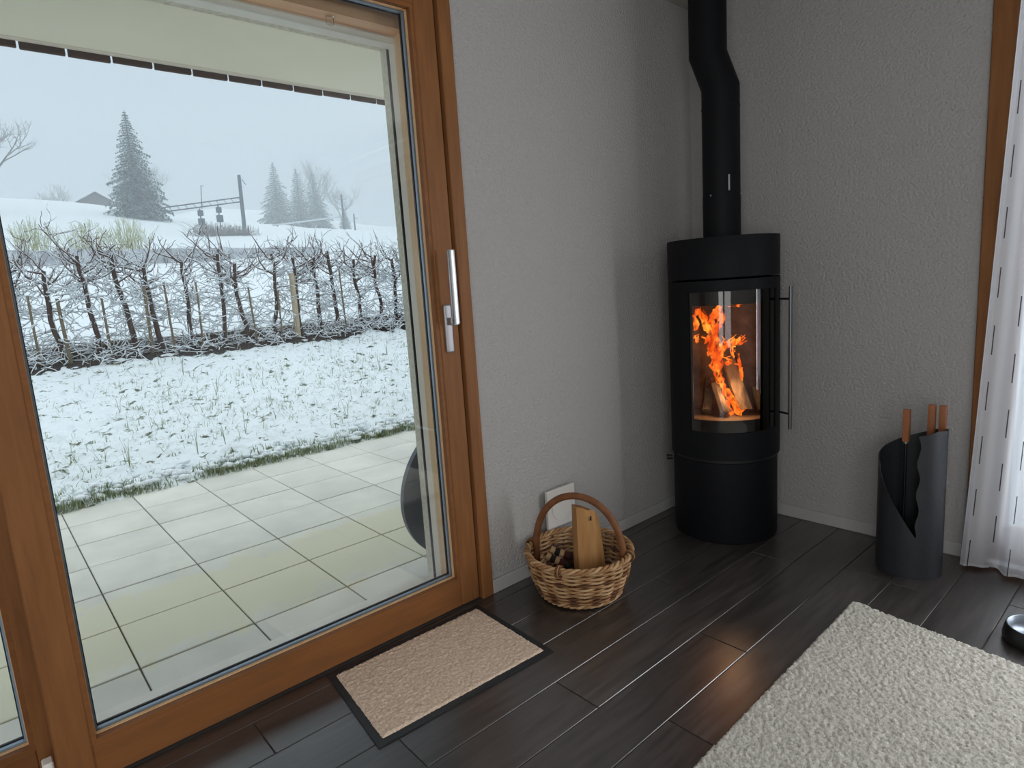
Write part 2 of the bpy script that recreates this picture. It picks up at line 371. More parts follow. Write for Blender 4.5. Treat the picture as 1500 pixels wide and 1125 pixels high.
m_soil = simple('bare_soil', srgb(66, 54, 50), 0.95, var=srgb(40, 34, 34), scale=14)

def grid(name, x0, x1, y0, y1, nx, ny, zf, mat, kind, label, cat=None):
    v = []; f = []
    for i in range(nx+1):
        x = x0+(x1-x0)*i/nx
        for j in range(ny+1):
            y = y0+(y1-y0)*j/ny; v.append((x, y, zf(x, y)))
    for i in range(nx):
        for j in range(ny): a = i*(ny+1)+j; f.append((a, a+1, a+ny+2, a+ny+1))
    m = MB(); m.v = v; m.f = f
    o = m.build(name, mat, smooth=True, recalc=False); tag(o, label, cat, None, kind); return o
def lawn_z(x, y):
    z = terrain(x, y)
    a = min(1, (-3.03-x)/0.12+0.15)
    z += (0.034*noise.noise((x*7, y*4.5, 0)) + 0.036*noise.noise((x*19, y*13, 3)) + 0.035*noise.noise((x*1.6, y*1.6, 9)) + 0.02)*a
    return z
lawn_o = grid('snowy_lawn', -3.03, -6.62, -6.0, 5.4, 150, 450, lawn_z, m_snowlawn, 'stuff', 'thin snow cover on the lawn between terrace and hedge', 'snow')
for i_, v_ in enumerate(lawn_o.data.vertices):
    r_ = i_//451
    if r_ < 5: v_.co.x += (.045+.045*noise.noise((v_.co.y*3.3, 1, 0))+.03*noise.noise((v_.co.y*14, 2, 0)))*(1-r_/5); v_.co.z = max(v_.co.z, -.058) if r_ else -.0615
o = grid('floor_field', -6.55, -150, -40, 120, 150, 110, lambda x, y: terrain(x, y)-0.02+(0.25*noise.noise((x*.2, y*.2, 0))*min(1, (-x-6.5)/6)), m_snowfield, 'structure', 'snow-covered field rising behind the hedge')

# grass blades: pale stalks in the snow, green fringe along the slabs
def blade(mb, x, y, z, h, lean, ang, w):
    dx, dy = math.cos(ang)*lean, math.sin(ang)*lean
    px, py = -math.sin(ang)*w, math.cos(ang)*w
    mb.add([(x-px, y-py, z), (x+px, y+py, z), (x+dx*.4+px*.8, y+dy*.4+py*.8, z+h*.6), (x+dx*.4-px*.8, y+dy*.4-py*.8, z+h*.6), (x+dx, y+dy, z+h)], [(0, 1, 2, 3), (3, 2, 4)])
fr = MB(); fp = MB(); st = MB()
for k in range(9000):
    y = random.uniform(-4.5, 1.2); x = -2.985-abs(random.gauss(0, 0.09))+0.07*noise.noise((y*3.3, 1, 0))
    if noise.noise((y*2.4, 7, 0)) < random.uniform(-.75, .05): continue
    blade(fr if random.random() < 0.72 else fp, x, y, lawn_z(x, y)-0.02 if x < -3.03 else -0.062, random.uniform(.03, .085), random.uniform(.01, .06), random.uniform(0, 2*PI), random.uniform(.002, .0045))
for k in range(7500):
    y = random.uniform(-4.5, 3.4); x = random.uniform(-6.5, -3.05)
    if noise.noise((x*1.1, y*1.1, 5)) < random.uniform(-.5, .35): continue
    z = lawn_z(x, y)
    for q in range(random.randint(1, 4)):
        blade(fp if random.random() < .55 else st, x+random.uniform(-.03, .03), y+random.uniform(-.03, .03), z-.01, random.uniform(.015, .055)*(1 if random.random() < .8 else 2), random.uniform(.01, .08), random.uniform(0, 2*PI), random.uniform(.0015, .0035))
for k in range(26):
    y = random.uniform(-3.4, 3); x = random.uniform(-6.2, -3.3); z = lawn_z(x, y)
    for q in range(random.randint(2, 4)): blade(st, x, y, z, random.uniform(.14, .26), random.uniform(.03, .12), random.uniform(0, 2*PI), .0024)
tag(fr.build('grass_fringe', m_blade), 'green grass fringe along the edge of the terrace slabs', 'grass', None, 'stuff')
tag(fp.build('snowy_grass', m_bladesn), 'snow-dusted pale grass blades across the lawn', 'grass', None, 'stuff')
tag(st.build('dry_grass_stalks', m_blade), 'dry stalks poking up through the lawn snow', 'grass', None, 'stuff')

# snow clumps along the lawn fringe
sc_ = MB()
for k in range(620):
    y = random.uniform(-4.4, 1.0); x = -3.03-abs(random.gauss(0, 0.12)); r = random.uniform(.010, .038)
    b = bmesh.new(); bmesh.ops.create_icosphere(b, subdivisions=1, radius=r)
    for v in b.verts: v.co = Vector((v.co.x*random.uniform(.8, 1.5), v.co.y*random.uniform(.8, 1.7), v.co.z*.6))
    bmesh.ops.translate(b, vec=(x, y, terrain(min(x, -3.03), y)+random.uniform(.015, .05)), verts=b.verts); sc_.bm(b)
tag(sc_.build('snow_clumps', m_snow, smooth=True), 'lumps of snow lying on the grass edge of the terrace', 'snow', None, 'stuff')

# low edging wall and soil strip under the hedge
v = MB(); ny = 90
for j in range(ny+1):
    y = -4.6+8.2*j/ny; jx = 0.03*noise.noise((y*4, 0, 0)); jz = 0.035*noise.noise((y*3, 4, 0))
    v.v += [(-6.90+jx, y, 0.50), (-6.92+jx, y, 0.80+jz), (-7.00, y, 0.825+jz), (-7.10, y, 0.82), (-7.10, y, 0.5)]
for j in range(ny):
    for k in range(4): v.f.append((j*5+k, j*5+5+k, j*5+6+k, j*5+1+k))
tag(v.build('stone_edging', m_stonew, smooth=0.5), 'low brown stone edging running along the hedge foot', 'edging')
v = MB()
for j in range(161):
    y = -4.6+8.2*j/160
    e = -6.52+0.09*noise.noise((y*3.1, 2, 0))+0.05*noise.noise((y*9, 2, 0))
    v.v += [(e, y, terrain(e, y)+0.02), (-6.66, y, 0.64+0.03*noise.noise((y*8, 5, 1))), (-6.93, y, 0.66)]
for j in range(160):
    for k in range(2): v.f.append((j*3+k, j*3+3+k, j*3+4+k, j*3+1+k))
tag(v.build('soil_strip', m_soil), 'strip of bare dark soil in front of the edging wall', 'soil', None, 'stuff')

# hedge trees
def wander(p, d, n, step, wob, up=0.0, yz=False):
    pts = [Vector(p)]; d = Vector(d).normalized()
    for i in range(n):
        d = (d + Vector((random.gauss(0, wob*.6), random.gauss(0, wob), random.gauss(0, wob)+up))).normalized()
        pts.append(pts[-1]+d*step)
    return pts
def taper(r0, r1, n): return [r0+(r1-r0)*i/(n-1) for i in range(n)]
def snow_on(mb, pts, rad, f=0.9, n=4):
    mb.tube([p+Vector((0, 0, r*.8)) for p, r in zip(pts, rad)], [r*f+.002 for r in rad], n)
hedge_y = [-2.48, -2.08, -1.70, -1.35, -1.06, -0.71, -0.33, -0.03, 0.32, 0.70, 1.02, 1.26, 1.66, 2.02, 2.28, 2.62, -2.86]
ords = ['', 'second', 'third', 'fourth', 'fifth', 'sixth', 'seventh', 'eighth', 'ninth', 'tenth', 'eleventh', 'twelfth', 'thirteenth', 'fourteenth', 'fifteenth', 'sixteenth', 'seventeenth']
order = sorted(hedge_y)
for y in hedge_y:
    k = order.index(y)
    lab = 'leafless hedge tree seen through the fixed left pane' if k == 0 else 'snow-dusted bare hedge tree, %s from the left in the hedge row' % ords[k]
    if k == len(order)-1: lab = 'snow-dusted bare hedge tree at the far right end of the row'
    root = empty('hedge_tree', (-6.78, y, 0.6)); tag(root, lab, 'tree', 'bare hedge trees in a row behind the lawn')
    tr = MB(); tw = MB(); sn = MB()
    hgt = random.uniform(1.06, 1.26)
    tp = [Vector((0, 0, 0))]; n = 9
    for i in range(1, n): tp.append(Vector((random.gauss(0, .010), tp[-1].y+random.gauss(0, .016), hgt*i/(n-1))))
    rr = taper(random.uniform(.028, .036), random.uniform(.018, .024), n); tr.tube(tp, rr, 7)
    sn.tube([p+Vector((random.uniform(-.004, .004), .014, 0)) for p in tp], [r*.55 for r in rr], 5)
    def at(h):
        t = h/hgt*(n-1); i = min(int(t), n-2); return tp[i].lerp(tp[i+1], t-i)
    for q in range(random.randint(7, 9)):           # crown branches
        h = random.uniform(.70, 1.0)*hgt; s = random.choice((-1, 1))
        pts = wander(at(h), (random.uniform(-.35, .35), s*random.uniform(.5, 1.1), random.uniform(.0, .5)), 7, random.uniform(.05, .085), .20, .22)
        ra = taper(random.uniform(.008, .013), .0035, len(pts)); tw.tube(pts, ra, 5); snow_on(sn, pts[:-1], ra[:-1], .55)
        for z in range(random.randint(2, 5)):
            i = random.randint(1, len(pts)-2)
            p2 = wander(pts[i], (random.uniform(-.5, .5), random.uniform(-.9, .9), random.uniform(.2, .9)), 5, random.uniform(.035, .06), .30, .05)
            r2_ = taper(.0048, .0022, len(p2)); tw.tube(p2, r2_, 3); 
            if random.random() < .75: snow_on(sn, p2, r2_, .9, 3)
    for q in range(46):                              # fine brown crown twigs
        h = random.uniform(.55, 1.08)*hgt
        p2 = wander(at(min(h, hgt*.99))+Vector((random.gauss(0, .05), random.gauss(0, .17), random.uniform(-.02, .12))), (random.uniform(-.5, .5), random.uniform(-.9, .9), random.uniform(.0, .9)), 5, random.uniform(.022, .045), .32, .08)
        r2_ = taper(.0034, .0018, len(p2)); tw.tube(p2, r2_, 3)
        if random.random() < .45: snow_on(sn, p2, r2_, .9, 3)
    for q in range(44):                              # lateral twigs all the way down
        h = random.uniform(.06, .92)*hgt; s = 1 if q % 2 else -1
        pts = wander(at(h), (random.uniform(-.55, .55), s*random.uniform(.6, 1.2), random.uniform(-.25, .3)), 6, random.uniform(.035, .075), .30, random.uniform(-.10, .06))
        ra = taper(random.uniform(.0042, .0068), .0024, len(pts)); tw.tube(pts, ra, 3); snow_on(sn, pts, ra, 1.15, 3)
        for z in range(random.randint(2, 4)):
            i = random.randint(1, len(pts)-2)
            p2 = wander(pts[i], (random.uniform(-.7, .7), random.uniform(-1, 1), random.uniform(-.6, .6)), 4, random.uniform(.025, .05), .4, 0)
            r2_ = taper(.0036, .002, len(p2)); tw.tube(p2, r2_, 3); snow_on(sn, p2, r2_, 1.3, 3)
    tr.build('trunk', m_bark, root, smooth=True); tw.build('twigs', m_twig, root, smooth=True); tag(sn.build('snow', m_snow, root, smooth=True), 'snow lying on the twigs')
    root.children[2]['kind'] = 'stuff'; root.children[1]['kind'] = 'stuff'
# brush at hedge foot
bs = MB(); bb = MB()
for k in range(900):
    y = random.uniform(-4, 3.2); x = random.uniform(-6.86, -6.52); z = terrain(x, y)+random.uniform(.0, .18) + max(0, (y-1.4)*.05)
    if noise.noise((y*2.2, 3, 0)) < -.05 and random.random() < .75: continue
    pts = wander((x, y, z), (random.uniform(-.3, .6), random.uniform(-1, 1), random.uniform(-.5, .5)), 5, random.uniform(.025, .05), .35, -.05)
    bs.tube(pts, taper(.0075, .003, len(pts)), 4)
    if random.random() < .5: bb.tube([p-Vector((0, 0, .008)) for p in pts], taper(.005, .003, len(pts)), 3)
tag(bs.build('snowy_brush', m_snow, smooth=True), 'snow-laden low brush tangled at the foot of the hedge', 'brush', None, 'stuff')
tag(bb.build('brush_twigs', m_twig), 'dark twigs under the snowy brush at the hedge foot', 'brush', None, 'stuff')
# stakes
stakes = [(-2.30, .62, 1.45, .013, 0, 'thin grey stake leaning beside the leftmost hedge trunks'), (-2.02, .62, 1.40, .019, 0, 'mossy grey stake beside the second hedge trunk'),
          (-1.62, .66, 1.38, .014, 0, 'short brown stake beside the third hedge trunk'), (-1.20, .66, 1.50, .019, 0, 'stout upright stake standing free between hedge trunks'),
          (-0.95, .66, 1.53, .013, 0, 'slim stake just right of the free-standing stout one'), (-0.62, .68, 1.52, .012, 0, 'slim leaning stake beside the sixth hedge trunk'),
          (0.05, .70, 1.42, .013, 0, 'slim stake beside the eighth hedge trunk'), (0.40, .72, 1.36, .012, 0, 'thin dark stake beside the ninth hedge trunk'),
          (0.62, .70, 1.58, .040, 1, 'thick pale wooden post standing in the hedge row'), (1.36, .72, 1.62, .012, 0, 'slim stake right of the thick pale post'),
          (2.42, .72, 1.62, .012, 0, 'slim stake near the right end of the hedge')]
for y, z0, z1, r, kind, lab in stakes:
    root = MB(); dy = random.uniform(-.03, .03); pts = [(0, dy*t, (z1-z0)*t) for t in (0, .33, .66, 1)]
    root.tube([Vector(p)+Vector((random.gauss(0, .002), random.gauss(0, .002), 0)) for p in pts], [r, r, r*.97, r*.9], 10)
    o = root.build('wooden_stake', m_postw if kind else m_stake, smooth=0.6, loc=(-6.70, y, z0-.04)); tag(o, lab, 'stake', 'stakes in the hedge row')
    MB().tube([(0, dy, z1-z0), (0, dy, z1-z0+.012)], [r*1.0, r*.5], 8).build('snow_cap', m_snow, o, smooth=True)

# grey barrier beyond the hedge
v = MB()
for j in range(61):
    y = -8+17*j/60; z = terrain(-24, y); jz = .04*noise.noise((y, 0, 0)); v.v += [(-24, y, z-.3), (-24, y, z+.44+jz), (-24.15, y, z+.46+jz), (-24.15, y, z-.3)]
for j in range(60):
    for k in range(3): v.f.append((j*4+k, j*4+4+k, j*4+5+k, j*4+1+k))
tag(v.build('barrier_wall', simple('barrier_grey', srgb(150, 150, 152), .9, var=srgb(214, 216, 220), scale=2.2)), 'low grey barrier wall crossing the field behind the hedge', 'wall')
# willow bushes
m_willow = simple('willow_shoots', srgb(208, 208, 176), .85, var=srgb(178, 180, 148), scale=4)
for yc, wd, hh, lab in ((-0.55, .62, 1.5, 'yellow-green bush above the left end of the hedge'), (1.05, .62, 1.45, 'yellow-green bush, middle of the three behind the hedge'), (2.35, .60, 1.6, 'yellow-green bush in front of the tall spruce foot')):
    root = empty('willow_bush', (-26, yc, terrain(-26, yc))); tag(root, lab, 'bush', 'yellow-green bushes behind the hedge')
    a = MB(); b = MB()
    for q in range(95):
        y = random.gauss(0, wd*.45); x = random.gauss(0, .3)
        pts = wander((x, y, 0), (x*.4, y*.5, 1), 6, hh*random.uniform(.7, 1.05)/6*(1-.25*abs(y)/wd), .10, .02)
        a.tube(pts, taper(.012, .006, len(pts)), 3)
        for z in range(3):
            i = random.randint(2, 5); p2 = wander(pts[i], (random.gauss(0, .5), random.gauss(0, .5), .8), 3, .07, .2); a.tube(p2, taper(.006, .004, 4), 3)
            if random.random() < .3: b.tube(p2, taper(.010, .006, 4), 3)
    tag(a.build('shoots', m_willow, root), kind='stuff'); tag(b.build('snow', m_snow, root), kind='stuff')

# conifers
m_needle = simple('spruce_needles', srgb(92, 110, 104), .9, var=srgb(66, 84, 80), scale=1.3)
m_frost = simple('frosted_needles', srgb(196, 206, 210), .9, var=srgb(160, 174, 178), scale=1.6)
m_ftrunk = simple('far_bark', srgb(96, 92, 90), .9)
def spruce(x, y, h, w, lab, seed, dens=1.0):
    random.seed(seed); z0 = terrain(x, y)
    root = empty('spruce_tree', (x, y, z0-.2)); tag(root, lab, 'tree', 'snowy spruces on the hill')
    MB().tube([(0, 0, 0), (0, 0, h*.55), (0, 0, h*.985)], [h*.022, h*.012, .01], 7).build('trunk', m_ftrunk, root)
    a = MB(); b = MB(); nl = int(34*dens)
    for i in range(nl):
        t = i/(nl-1); z = h*(.06+.92*t); R = w*((1-t)**.82)*(1+.22*math.sin(i*2.3+seed))+.06
        nb = max(5, int(17*(1-t)+5))
        for k in range(nb):
            an = 2*PI*k/nb+random.uniform(-.25, .25)+i*.7; L_ = R*random.uniform(.72, 1.12)
            d = Vector((math.cos(an), math.sin(an), 0)); s = Vector((-d.y, d.x, 0))
            ns = max(4, int(L_/.16))
            for q in range(ns):
                u = (q+.6)/ns; c = d*L_*u + Vector((0, 0, z-.34*L_*u*u+.10*L_*max(0, u-.6)))
                wd = (.06+.16*L_*(1-u*.75))*random.uniform(.7, 1.2); dr = random.uniform(.05, .13)*(.5+L_*.5)
                for sg in (-1, 1):
                    tip = c+s*sg*wd+d*.10*random.uniform(.3, 1.2)-Vector((0, 0, dr))
                    mb = b if random.random() < .40 else a
                    mb.add([c-d*.07, c+d*.09, tip+Vector((0, 0, .02)), tip-d*.06-Vector((0, 0, .03))], [(0, 1, 2, 3)])
    for k in range(4): a.tube([(0, 0, h*.9), (random.uniform(-.1, .1), random.uniform(-.1, .1), h*.95+.06*k)], [.03, .01], 3)
    a.tube([(0, 0, h*.94), (0, 0, h)], [.05, .01], 4)
    tag(a.build('needles', m_needle, root), kind='stuff'); tag(b.build('snow', m_frost, root), kind='stuff')
spruce(-60, 9.9, 9.0, 2.35, 'tall snow-dusted spruce beside the barn roof', 11, 1.25)
spruce(-80, 29.9, 9.6, 2.75, 'left spruce of the misty trio beyond the railway', 12)
spruce(-81, 33.3, 8.9, 2.2, 'middle spruce of the misty trio beyond the railway', 13)
spruce(-84, 36.9, 8.6, 2.4, 'right spruce of the misty trio beyond the railway', 14)
spruce(-82, 40.2, 3.8, 1.1, 'small spruce at the right foot of the misty trio', 15, .7)
# leafless trees
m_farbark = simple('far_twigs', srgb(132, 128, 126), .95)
def bare(x, y, h, w, lab, seed, lev=5):
    random.seed(seed); z0 = terrain(x, y); root = empty('leafless_tree', (x, y, z0-.2)); tag(root, lab, 'tree', 'leafless trees on the hill')
    t = MB(); tw = MB()
    def grow(p, d, L_, r, l):
        pts = wander(p, d, 3, L_/3, .12, .03); (t if l >= lev-1 else tw).tube(pts, taper(r, r*.65, 4), 4 if l > 2 else 3)
        if l == 0: return
        for q in range(3 if l > 1 else 2):
            a = Vector((random.gauss(0, .6*w), random.gauss(0, .6*w), random.uniform(.05, .7)))
            grow(pts[-1] if q < 2 else pts[2], (pts[-1]-pts[0]).normalized()*.8+a, L_*random.uniform(.62, .85), r*.6, l-1)
    for q in range(3): grow((0, 0, h*.1), (random.gauss(0, .25*w), random.gauss(0, .25*w), 1), h*.30, h*.018, lev)
    t.tube([(0, 0, 0), (0, 0, h*.12)], [h*.028, h*.022], 6)
    t.build('trunk', m_ftrunk, root); tag(tw.build('twigs', m_farbark, root), kind='stuff')
bare(-88, 16.6, 8.2, 1.15, 'misty leafless tree spreading behind the tall spruce', 21)
bare(-60, -0.2, 8.2, 1.2, 'leafless tree cut off by the left picture edge', 22)
bare(-97, 43.4, 9.4, .8, 'faint leafless tree behind the misty spruce trio', 23)
bare(-92, 45.0, 7.0, 1.2, 'faint leafless tree right of the misty spruce trio', 24)
bare(-90, 5.8, 4.2, 1.0, 'small faint leafless tree left of the barn, lower one', 25, 4)
bare(-92, 8.0, 5.0, 1.0, 'small faint leafless tree left of the barn, taller one', 26, 4)
random.seed(99)
# barn
barn = empty('barn', (-74, 9.0, 9.9)); tag(barn, 'dark wooden barn with a snowy roof on the hill crest', 'building')
m_barn = simple('barn_boards', srgb(88, 78, 76), .9, var=srgb(70, 62, 62), scale=2, stretch=(1, 6, .3))
g = MB(); g.v = [(0, -2.35, 0), (0, 2.35, 0), (0, 2.35, 1.55), (0, 0, 2.95), (0, -2.35, 1.55), (-7, -2.35, 0), (-7, 2.35, 0), (-7, 2.35, 1.55), (-7, 0, 2.95), (-7, -2.35, 1.55)]
g.f = [(0, 1, 2, 3, 4), (9, 8, 7, 6, 5), (0, 4, 9, 5), (1, 6, 7, 2), (0, 5, 6, 1)]
g.build('walls', m_barn, barn)
for s in (-1, 1):
    q = MB(); a = Vector((0, s*2.75, -.22)); pr = [(.45, 0, 0), (.45, s*2.75, -1.66), (-7.4, s*2.75, -1.66), (-7.4, 0, 0)]
    q.v = [(p[0], p[1], p[2]+3.0) for p in pr]+[(p[0], p[1], p[2]+3.10) for p in pr]
    q.f = [(0, 1, 2, 3), (7, 6, 5, 4), (0, 4, 5, 1), (1, 5, 6, 2), (2, 6, 7, 3), (3, 7, 4, 0)]
    r_ = q.build('roof_slope', m_barn, barn)
    q2 = MB(); q2.v = [(v_[0]*.985, v_[1]*.985, v_[2]+.02) for v_ in q.v[4:]]+[(v_[0]*.985, v_[1]*.985, v_[2]+.14) for v_ in q.v[4:]]; q2.f = q.f
    q2.build('snow', m_snow, r_)
# railway gantry
m_mast = simple('mast_steel', srgb(92, 100, 110), .7)
gan = empty('railway_gantry', (-50, 15.0, terrain(-50, 15))); tag(gan, 'steel railway mast with long signal arm behind the hedge', 'gantry')
Z = terrain(-50, 15)
MB().tube([(0, 0, -.2), (0, .12, 11.0-Z)], [.17, .13], 8).build('mast', m_mast, gan)
a0_, a1_ = Vector((0, 0.05, 8.98-Z)), Vector((0, -5.6, 8.05-Z))
bmm = MB(); bmm.tube([a0_, a1_], .05, 5); bmm.tube([a0_+Vector((0, 0, .34)), a1_+Vector((0, 0, .30))], .05, 5)
for q in range(11):
    t = q/10; p0 = a0_.lerp(a1_, t); bmm.tube([p0, p0+Vector((0, -.25, .32))], .022, 4)
bmm.build('signal_arm', m_mast, gan)
MB().tube([(0, .3, 10.7-Z), (0, .55, 10.3-Z)], .03, 4).build('bracket', m_mast, gan)
for y, zt in ((-3.15, 8.35), (-1.8, 8.62)):
    s_ = MB(); s_.tube([(0.1, y, zt-Z), (0.1, y, zt-1.7-Z)], .05, 5)
    s_.box(0.0, .35, y-.16, y+.16, zt-.55-Z, zt-.15-Z); s_.box(0.0, .35, y-.2, y+.2, zt-1.25-Z, zt-.75-Z)
    s_.build('signal_lamp', m_mast, gan)
MB().tube([(0, -2.95, 8.35-Z), (0, -2.8, 10.05-Z), (0, -2.6, 10.05-Z)], .03, 4).build('aerial', m_mast, gan)
for y, zt, r, lab in ((29.8, 11.9, .13, 'misty railway mast right of the spruce trio'), (31.05, 9.9, .09, 'short misty railway post, furthest right')):
    o = MB().tube([(0, 0, 0), (0, .02, zt-terrain(-62, y))], [r, r*.8], 7).build('railway_post', m_mast, loc=(-62, y, terrain(-62, y))); tag(o, lab, 'post')
    MB().tube([(0, 0, zt-terrain(-62, y)-.5), (0, .5, zt-terrain(-62, y)-.45)], .03, 4).build('bracket', m_mast, o)
o = MB().tube([(0, 0, 0), (0, 7.5, 1.0)], .09, 6).build('railway_beam', simple('frosted_steel', srgb(205, 210, 216), .7), loc=(-62.4, 22.1, 8.6)); tag(o, 'long frosted beam slanting before the misty spruces', 'beam')
MB().tube([(0, .5, 0.05), (0, .55, -1.2)], .08, 6).build('support', m_mast, o)
# scrub line along the railway
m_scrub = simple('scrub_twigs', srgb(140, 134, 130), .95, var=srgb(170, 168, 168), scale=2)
for i, (y, x, h) in enumerate(((12.2, -46, 1.0), (13.4, -46, .9), (10.9, -46, 1.1))):
    root = MB()
    for q in range(190):
        p = (random.gauss(0, .3), random.gauss(0, .45), 0); pts = wander(p, (random.gauss(0, .4), random.gauss(0, .4), 1), 4, h*random.uniform(.6, 1.1)/4, .25); root.tube(pts, taper(.02, .01, 5), 3)
    o = root.build('scrub_bush', m_scrub, loc=(x, y, terrain(x, y)-.1)); tag(o, ['brown scrub bush under the signal lamps, left one', 'brown scrub bush under the signal mast, right one', 'brown scrub bush at the foot of the tall spruce'][(1, 2, 0)[i] if False else i], 'bush', 'scrub along the railway')
# round tabletop leaning outside
m_disc = simple('tabletop_grey', srgb(104, 106, 116), .38, var=srgb(92, 94, 104), scale=6)
tt = empty('round_tabletop', (-0.52, -1.20, -0.06)); tag(tt, 'round dark grey tabletop leaning beside the door outside', 'tabletop')
tt.rotation_euler = (0, math.radians(7), 0)
Rr = .36
for part, sgn in (('top_half', 1), ('bottom_half', -1)):
    b = bmesh.new(); bmesh.ops.create_circle(b, cap_ends=True, segments=96, radius=Rr)
    bmesh.ops.rotate(b, matrix=Matrix.Rotation(PI/2, 3, 'Y'), verts=b.verts)
    bmesh.ops.translate(b, vec=(0, 0, Rr), verts=b.verts)
    pc = Vector((0, 0, Rr+.14+sgn*.0012)); pn = Vector((0, -.16, 1)).normalized()*(-sgn)
    bmesh.ops.bisect_plane(b, geom=list(b.verts)+list(b.edges)+list(b.faces), plane_co=pc, plane_no=pn, clear_outer=True)
    ex = bmesh.ops.extrude_face_region(b, geom=list(b.faces)); bmesh.ops.translate(b, vec=(.024, 0, 0), verts=[e for e in ex['geom'] if isinstance(e, bmesh.types.BMVert)])
    bmesh.ops.recalc_face_normals(b, faces=b.faces)
    MB().bm(b).build(part, m_disc, tt)
structure(MB().box(-3.05, 90, 0.62, 130, -0.3, -0.09).build('floor_garden', m_snow), 'snowy ground beyond the curtained window')

# ------------------------------------------------------------------ stove
SX, SY = 0.333, -0.292
stove = empty('wood_stove', (SX, SY, 0)); tag(stove, 'tall black cylindrical wood stove burning in the room corner', 'stove')
D = math.radians
def arc(mb, r0, r1, a0, a1, z0, z1, n=32):
    return mb.lathe([(r0, z0), (r1, z0), (r1, z1), (r0, z1)], n, (0, 0), D(a0), D(a1), closed=True)
MB().lathe([(0, 0), (.224, 0), (.227, .003), (.2285, .010), (.2285, .368), (.226, .371), (0, .371)], 96).build('base', m_stove, stove, smooth=0.5)
MB().lathe([(.215, .368), (.221, .368), (.221, .380), (.215, .380)], 96, closed=True).build('seam', m_stove2, stove)
b = MB(); arc(b, .205, .2365, 28, 237, .378, 1.163, 64); b.build('body', m_stove, stove, smooth=0.5)
MB().lathe([(0, 1.166), (.236, 1.166), (.2375, 1.168), (.2375, 1.333), (.236, 1.336), (0, 1.336)], 96).build('top_drum', m_stove, stove, smooth=0.5)
arc(MB(), .20, .232, 237, 388, .372, .500, 40).build('lower_inner', m_stove2, stove, smooth=0.5)
dr = MB()
arc(dr, .222, .2385, -121.5, -96, .385, 1.158, 12); arc(dr, .222, .2385, 4, 27.5, .385, 1.158, 12)
arc(dr, .222, .2385, -96, 4, 1.112, 1.158, 40); arc(dr, .222, .2385, -96, 4, .385, .508, 40)
drf = dr.build('door_frame', m_stove, stove, smooth=0.5)
arc(MB(), .2325, .2335, -96.5, 4.5, .505, 1.115, 60).build('glass_pane', m_stoveglass, drf, smooth=0.5)
q = MB(); arc(q, .229, .2315, -97, 5, .506, .562, 40); arc(q, .229, .2315, -97, 5, 1.055, 1.114, 40); arc(q, .229, .2315, -97, -93, .562, 1.055, 4); arc(q, .229, .2315, -5, 5, .562, 1.055, 8)
q.build('glass_border', m_stove2, drf, smooth=0.5)
hb = MB(); ha = D(7.5); hx, hy = .292*math.cos(ha), .292*math.sin(ha)
hb.tube([(hx, hy, .500), (hx, hy, 1.115)], .0075, 16); hb.build('handle', simple('bar_steel', srgb(120, 122, 126), .3, metal=.8), drf, smooth=0.6)
for z in (.567, 1.062):
    MB().tube([(.232*math.cos(D(16)), .232*math.sin(D(16)), z), (hx, hy, z)], .0045, 10).build('handle_mount', m_stove2, drf, smooth=0.6)
fx = MB(); arc(fx, .198, .204, 20, 244, .54, 1.10, 56); fx.build('firebox_lining', m_vermi, stove, smooth=0.5)
MB().lathe([(0, .52), (.198, .52), (.198, .548), (0, .552)], 48).build('firebox_floor', m_vermi, stove, smooth=0.5)
MB().lathe([(0, 1.075), (.204, 1.075), (.204, 1.11), (0, 1.11)], 48).build('baffle', m_stove2, stove)
MB().tube([(.233*math.cos(D(214)), .233*math.sin(D(214)), .335), (.262*math.cos(D(214)), .262*math.sin(D(214)), .335)], [.010, .013], 14).build('air_lever', m_stove2, stove, smooth=0.6)
# logs in the fire
nv = Vector((math.cos(D(-60)), math.sin(D(-60)), 0)); ev = Vector((-nv.y, nv.x, 0))
def st(s, t, z): return ev*s+nv*t+Vector((0, 0, z))
def split_log(mb, p0, p1, w, d, jag=.15, n=7, seed=0):
    rnd = random.Random(seed); p0 = Vector(p0); p1 = Vector(p1); ax = (p1-p0).normalized(); N = nv.cross(ax).normalized(); B = ax.cross(N).normalized()
    prof = [(-1, -.75), (-.2, -.95), (.7, -.8), (1, -.1), (.75, .8), (0, 1), (-.8, .7)]
    vs_ = []; fs_ = []; k = len(prof)
    for i in range(n):
        t = i/(n-1); c = p0.lerp(p1, t)
        for a, b_ in prof: vs_.append(c+N*a*w*(1+rnd.uniform(-jag, jag)*.5)+B*b_*d*(1+rnd.uniform(-jag, jag)*.5)+ax*(rnd.uniform(-.006, .006) if i in (0, n-1) else 0))
    for i in range(n-1):
        for j in range(k): fs_.append((i*k+j, i*k+(j+1) % k, (i+1)*k+(j+1) % k, (i+1)*k+j))
    fs_ += [tuple(range(k-1, -1, -1)), tuple((n-1)*k+j for j in range(k))]
    return mb.add(vs_, fs_)
for i, (a, b_, w_, d_, lab) in enumerate(((st(.095, .055, .570), st(.022, -.02, .80), .034, .026, 'long split log leaning in the middle of the stove fire'), (st(.004, .10, .565), st(-.036, .03, .69), .022, .02, 'short dark log left of the leaning log in the stove'),
        (st(.158, .03, .565), st(.132, -.02, .665), .016, .016, 'small charred log at the right of the stove fire'), (st(-.075, .06, .565), st(-.060, -.05, .70), .024, .02, 'charred log at the left of the stove fire'))):
    o = split_log(MB(), a, b_, w_, d_, seed=i).build('burning_log', m_char, smooth=0.5, loc=(SX, SY, 0)); tag(o, lab, 'log', 'logs burning in the stove')
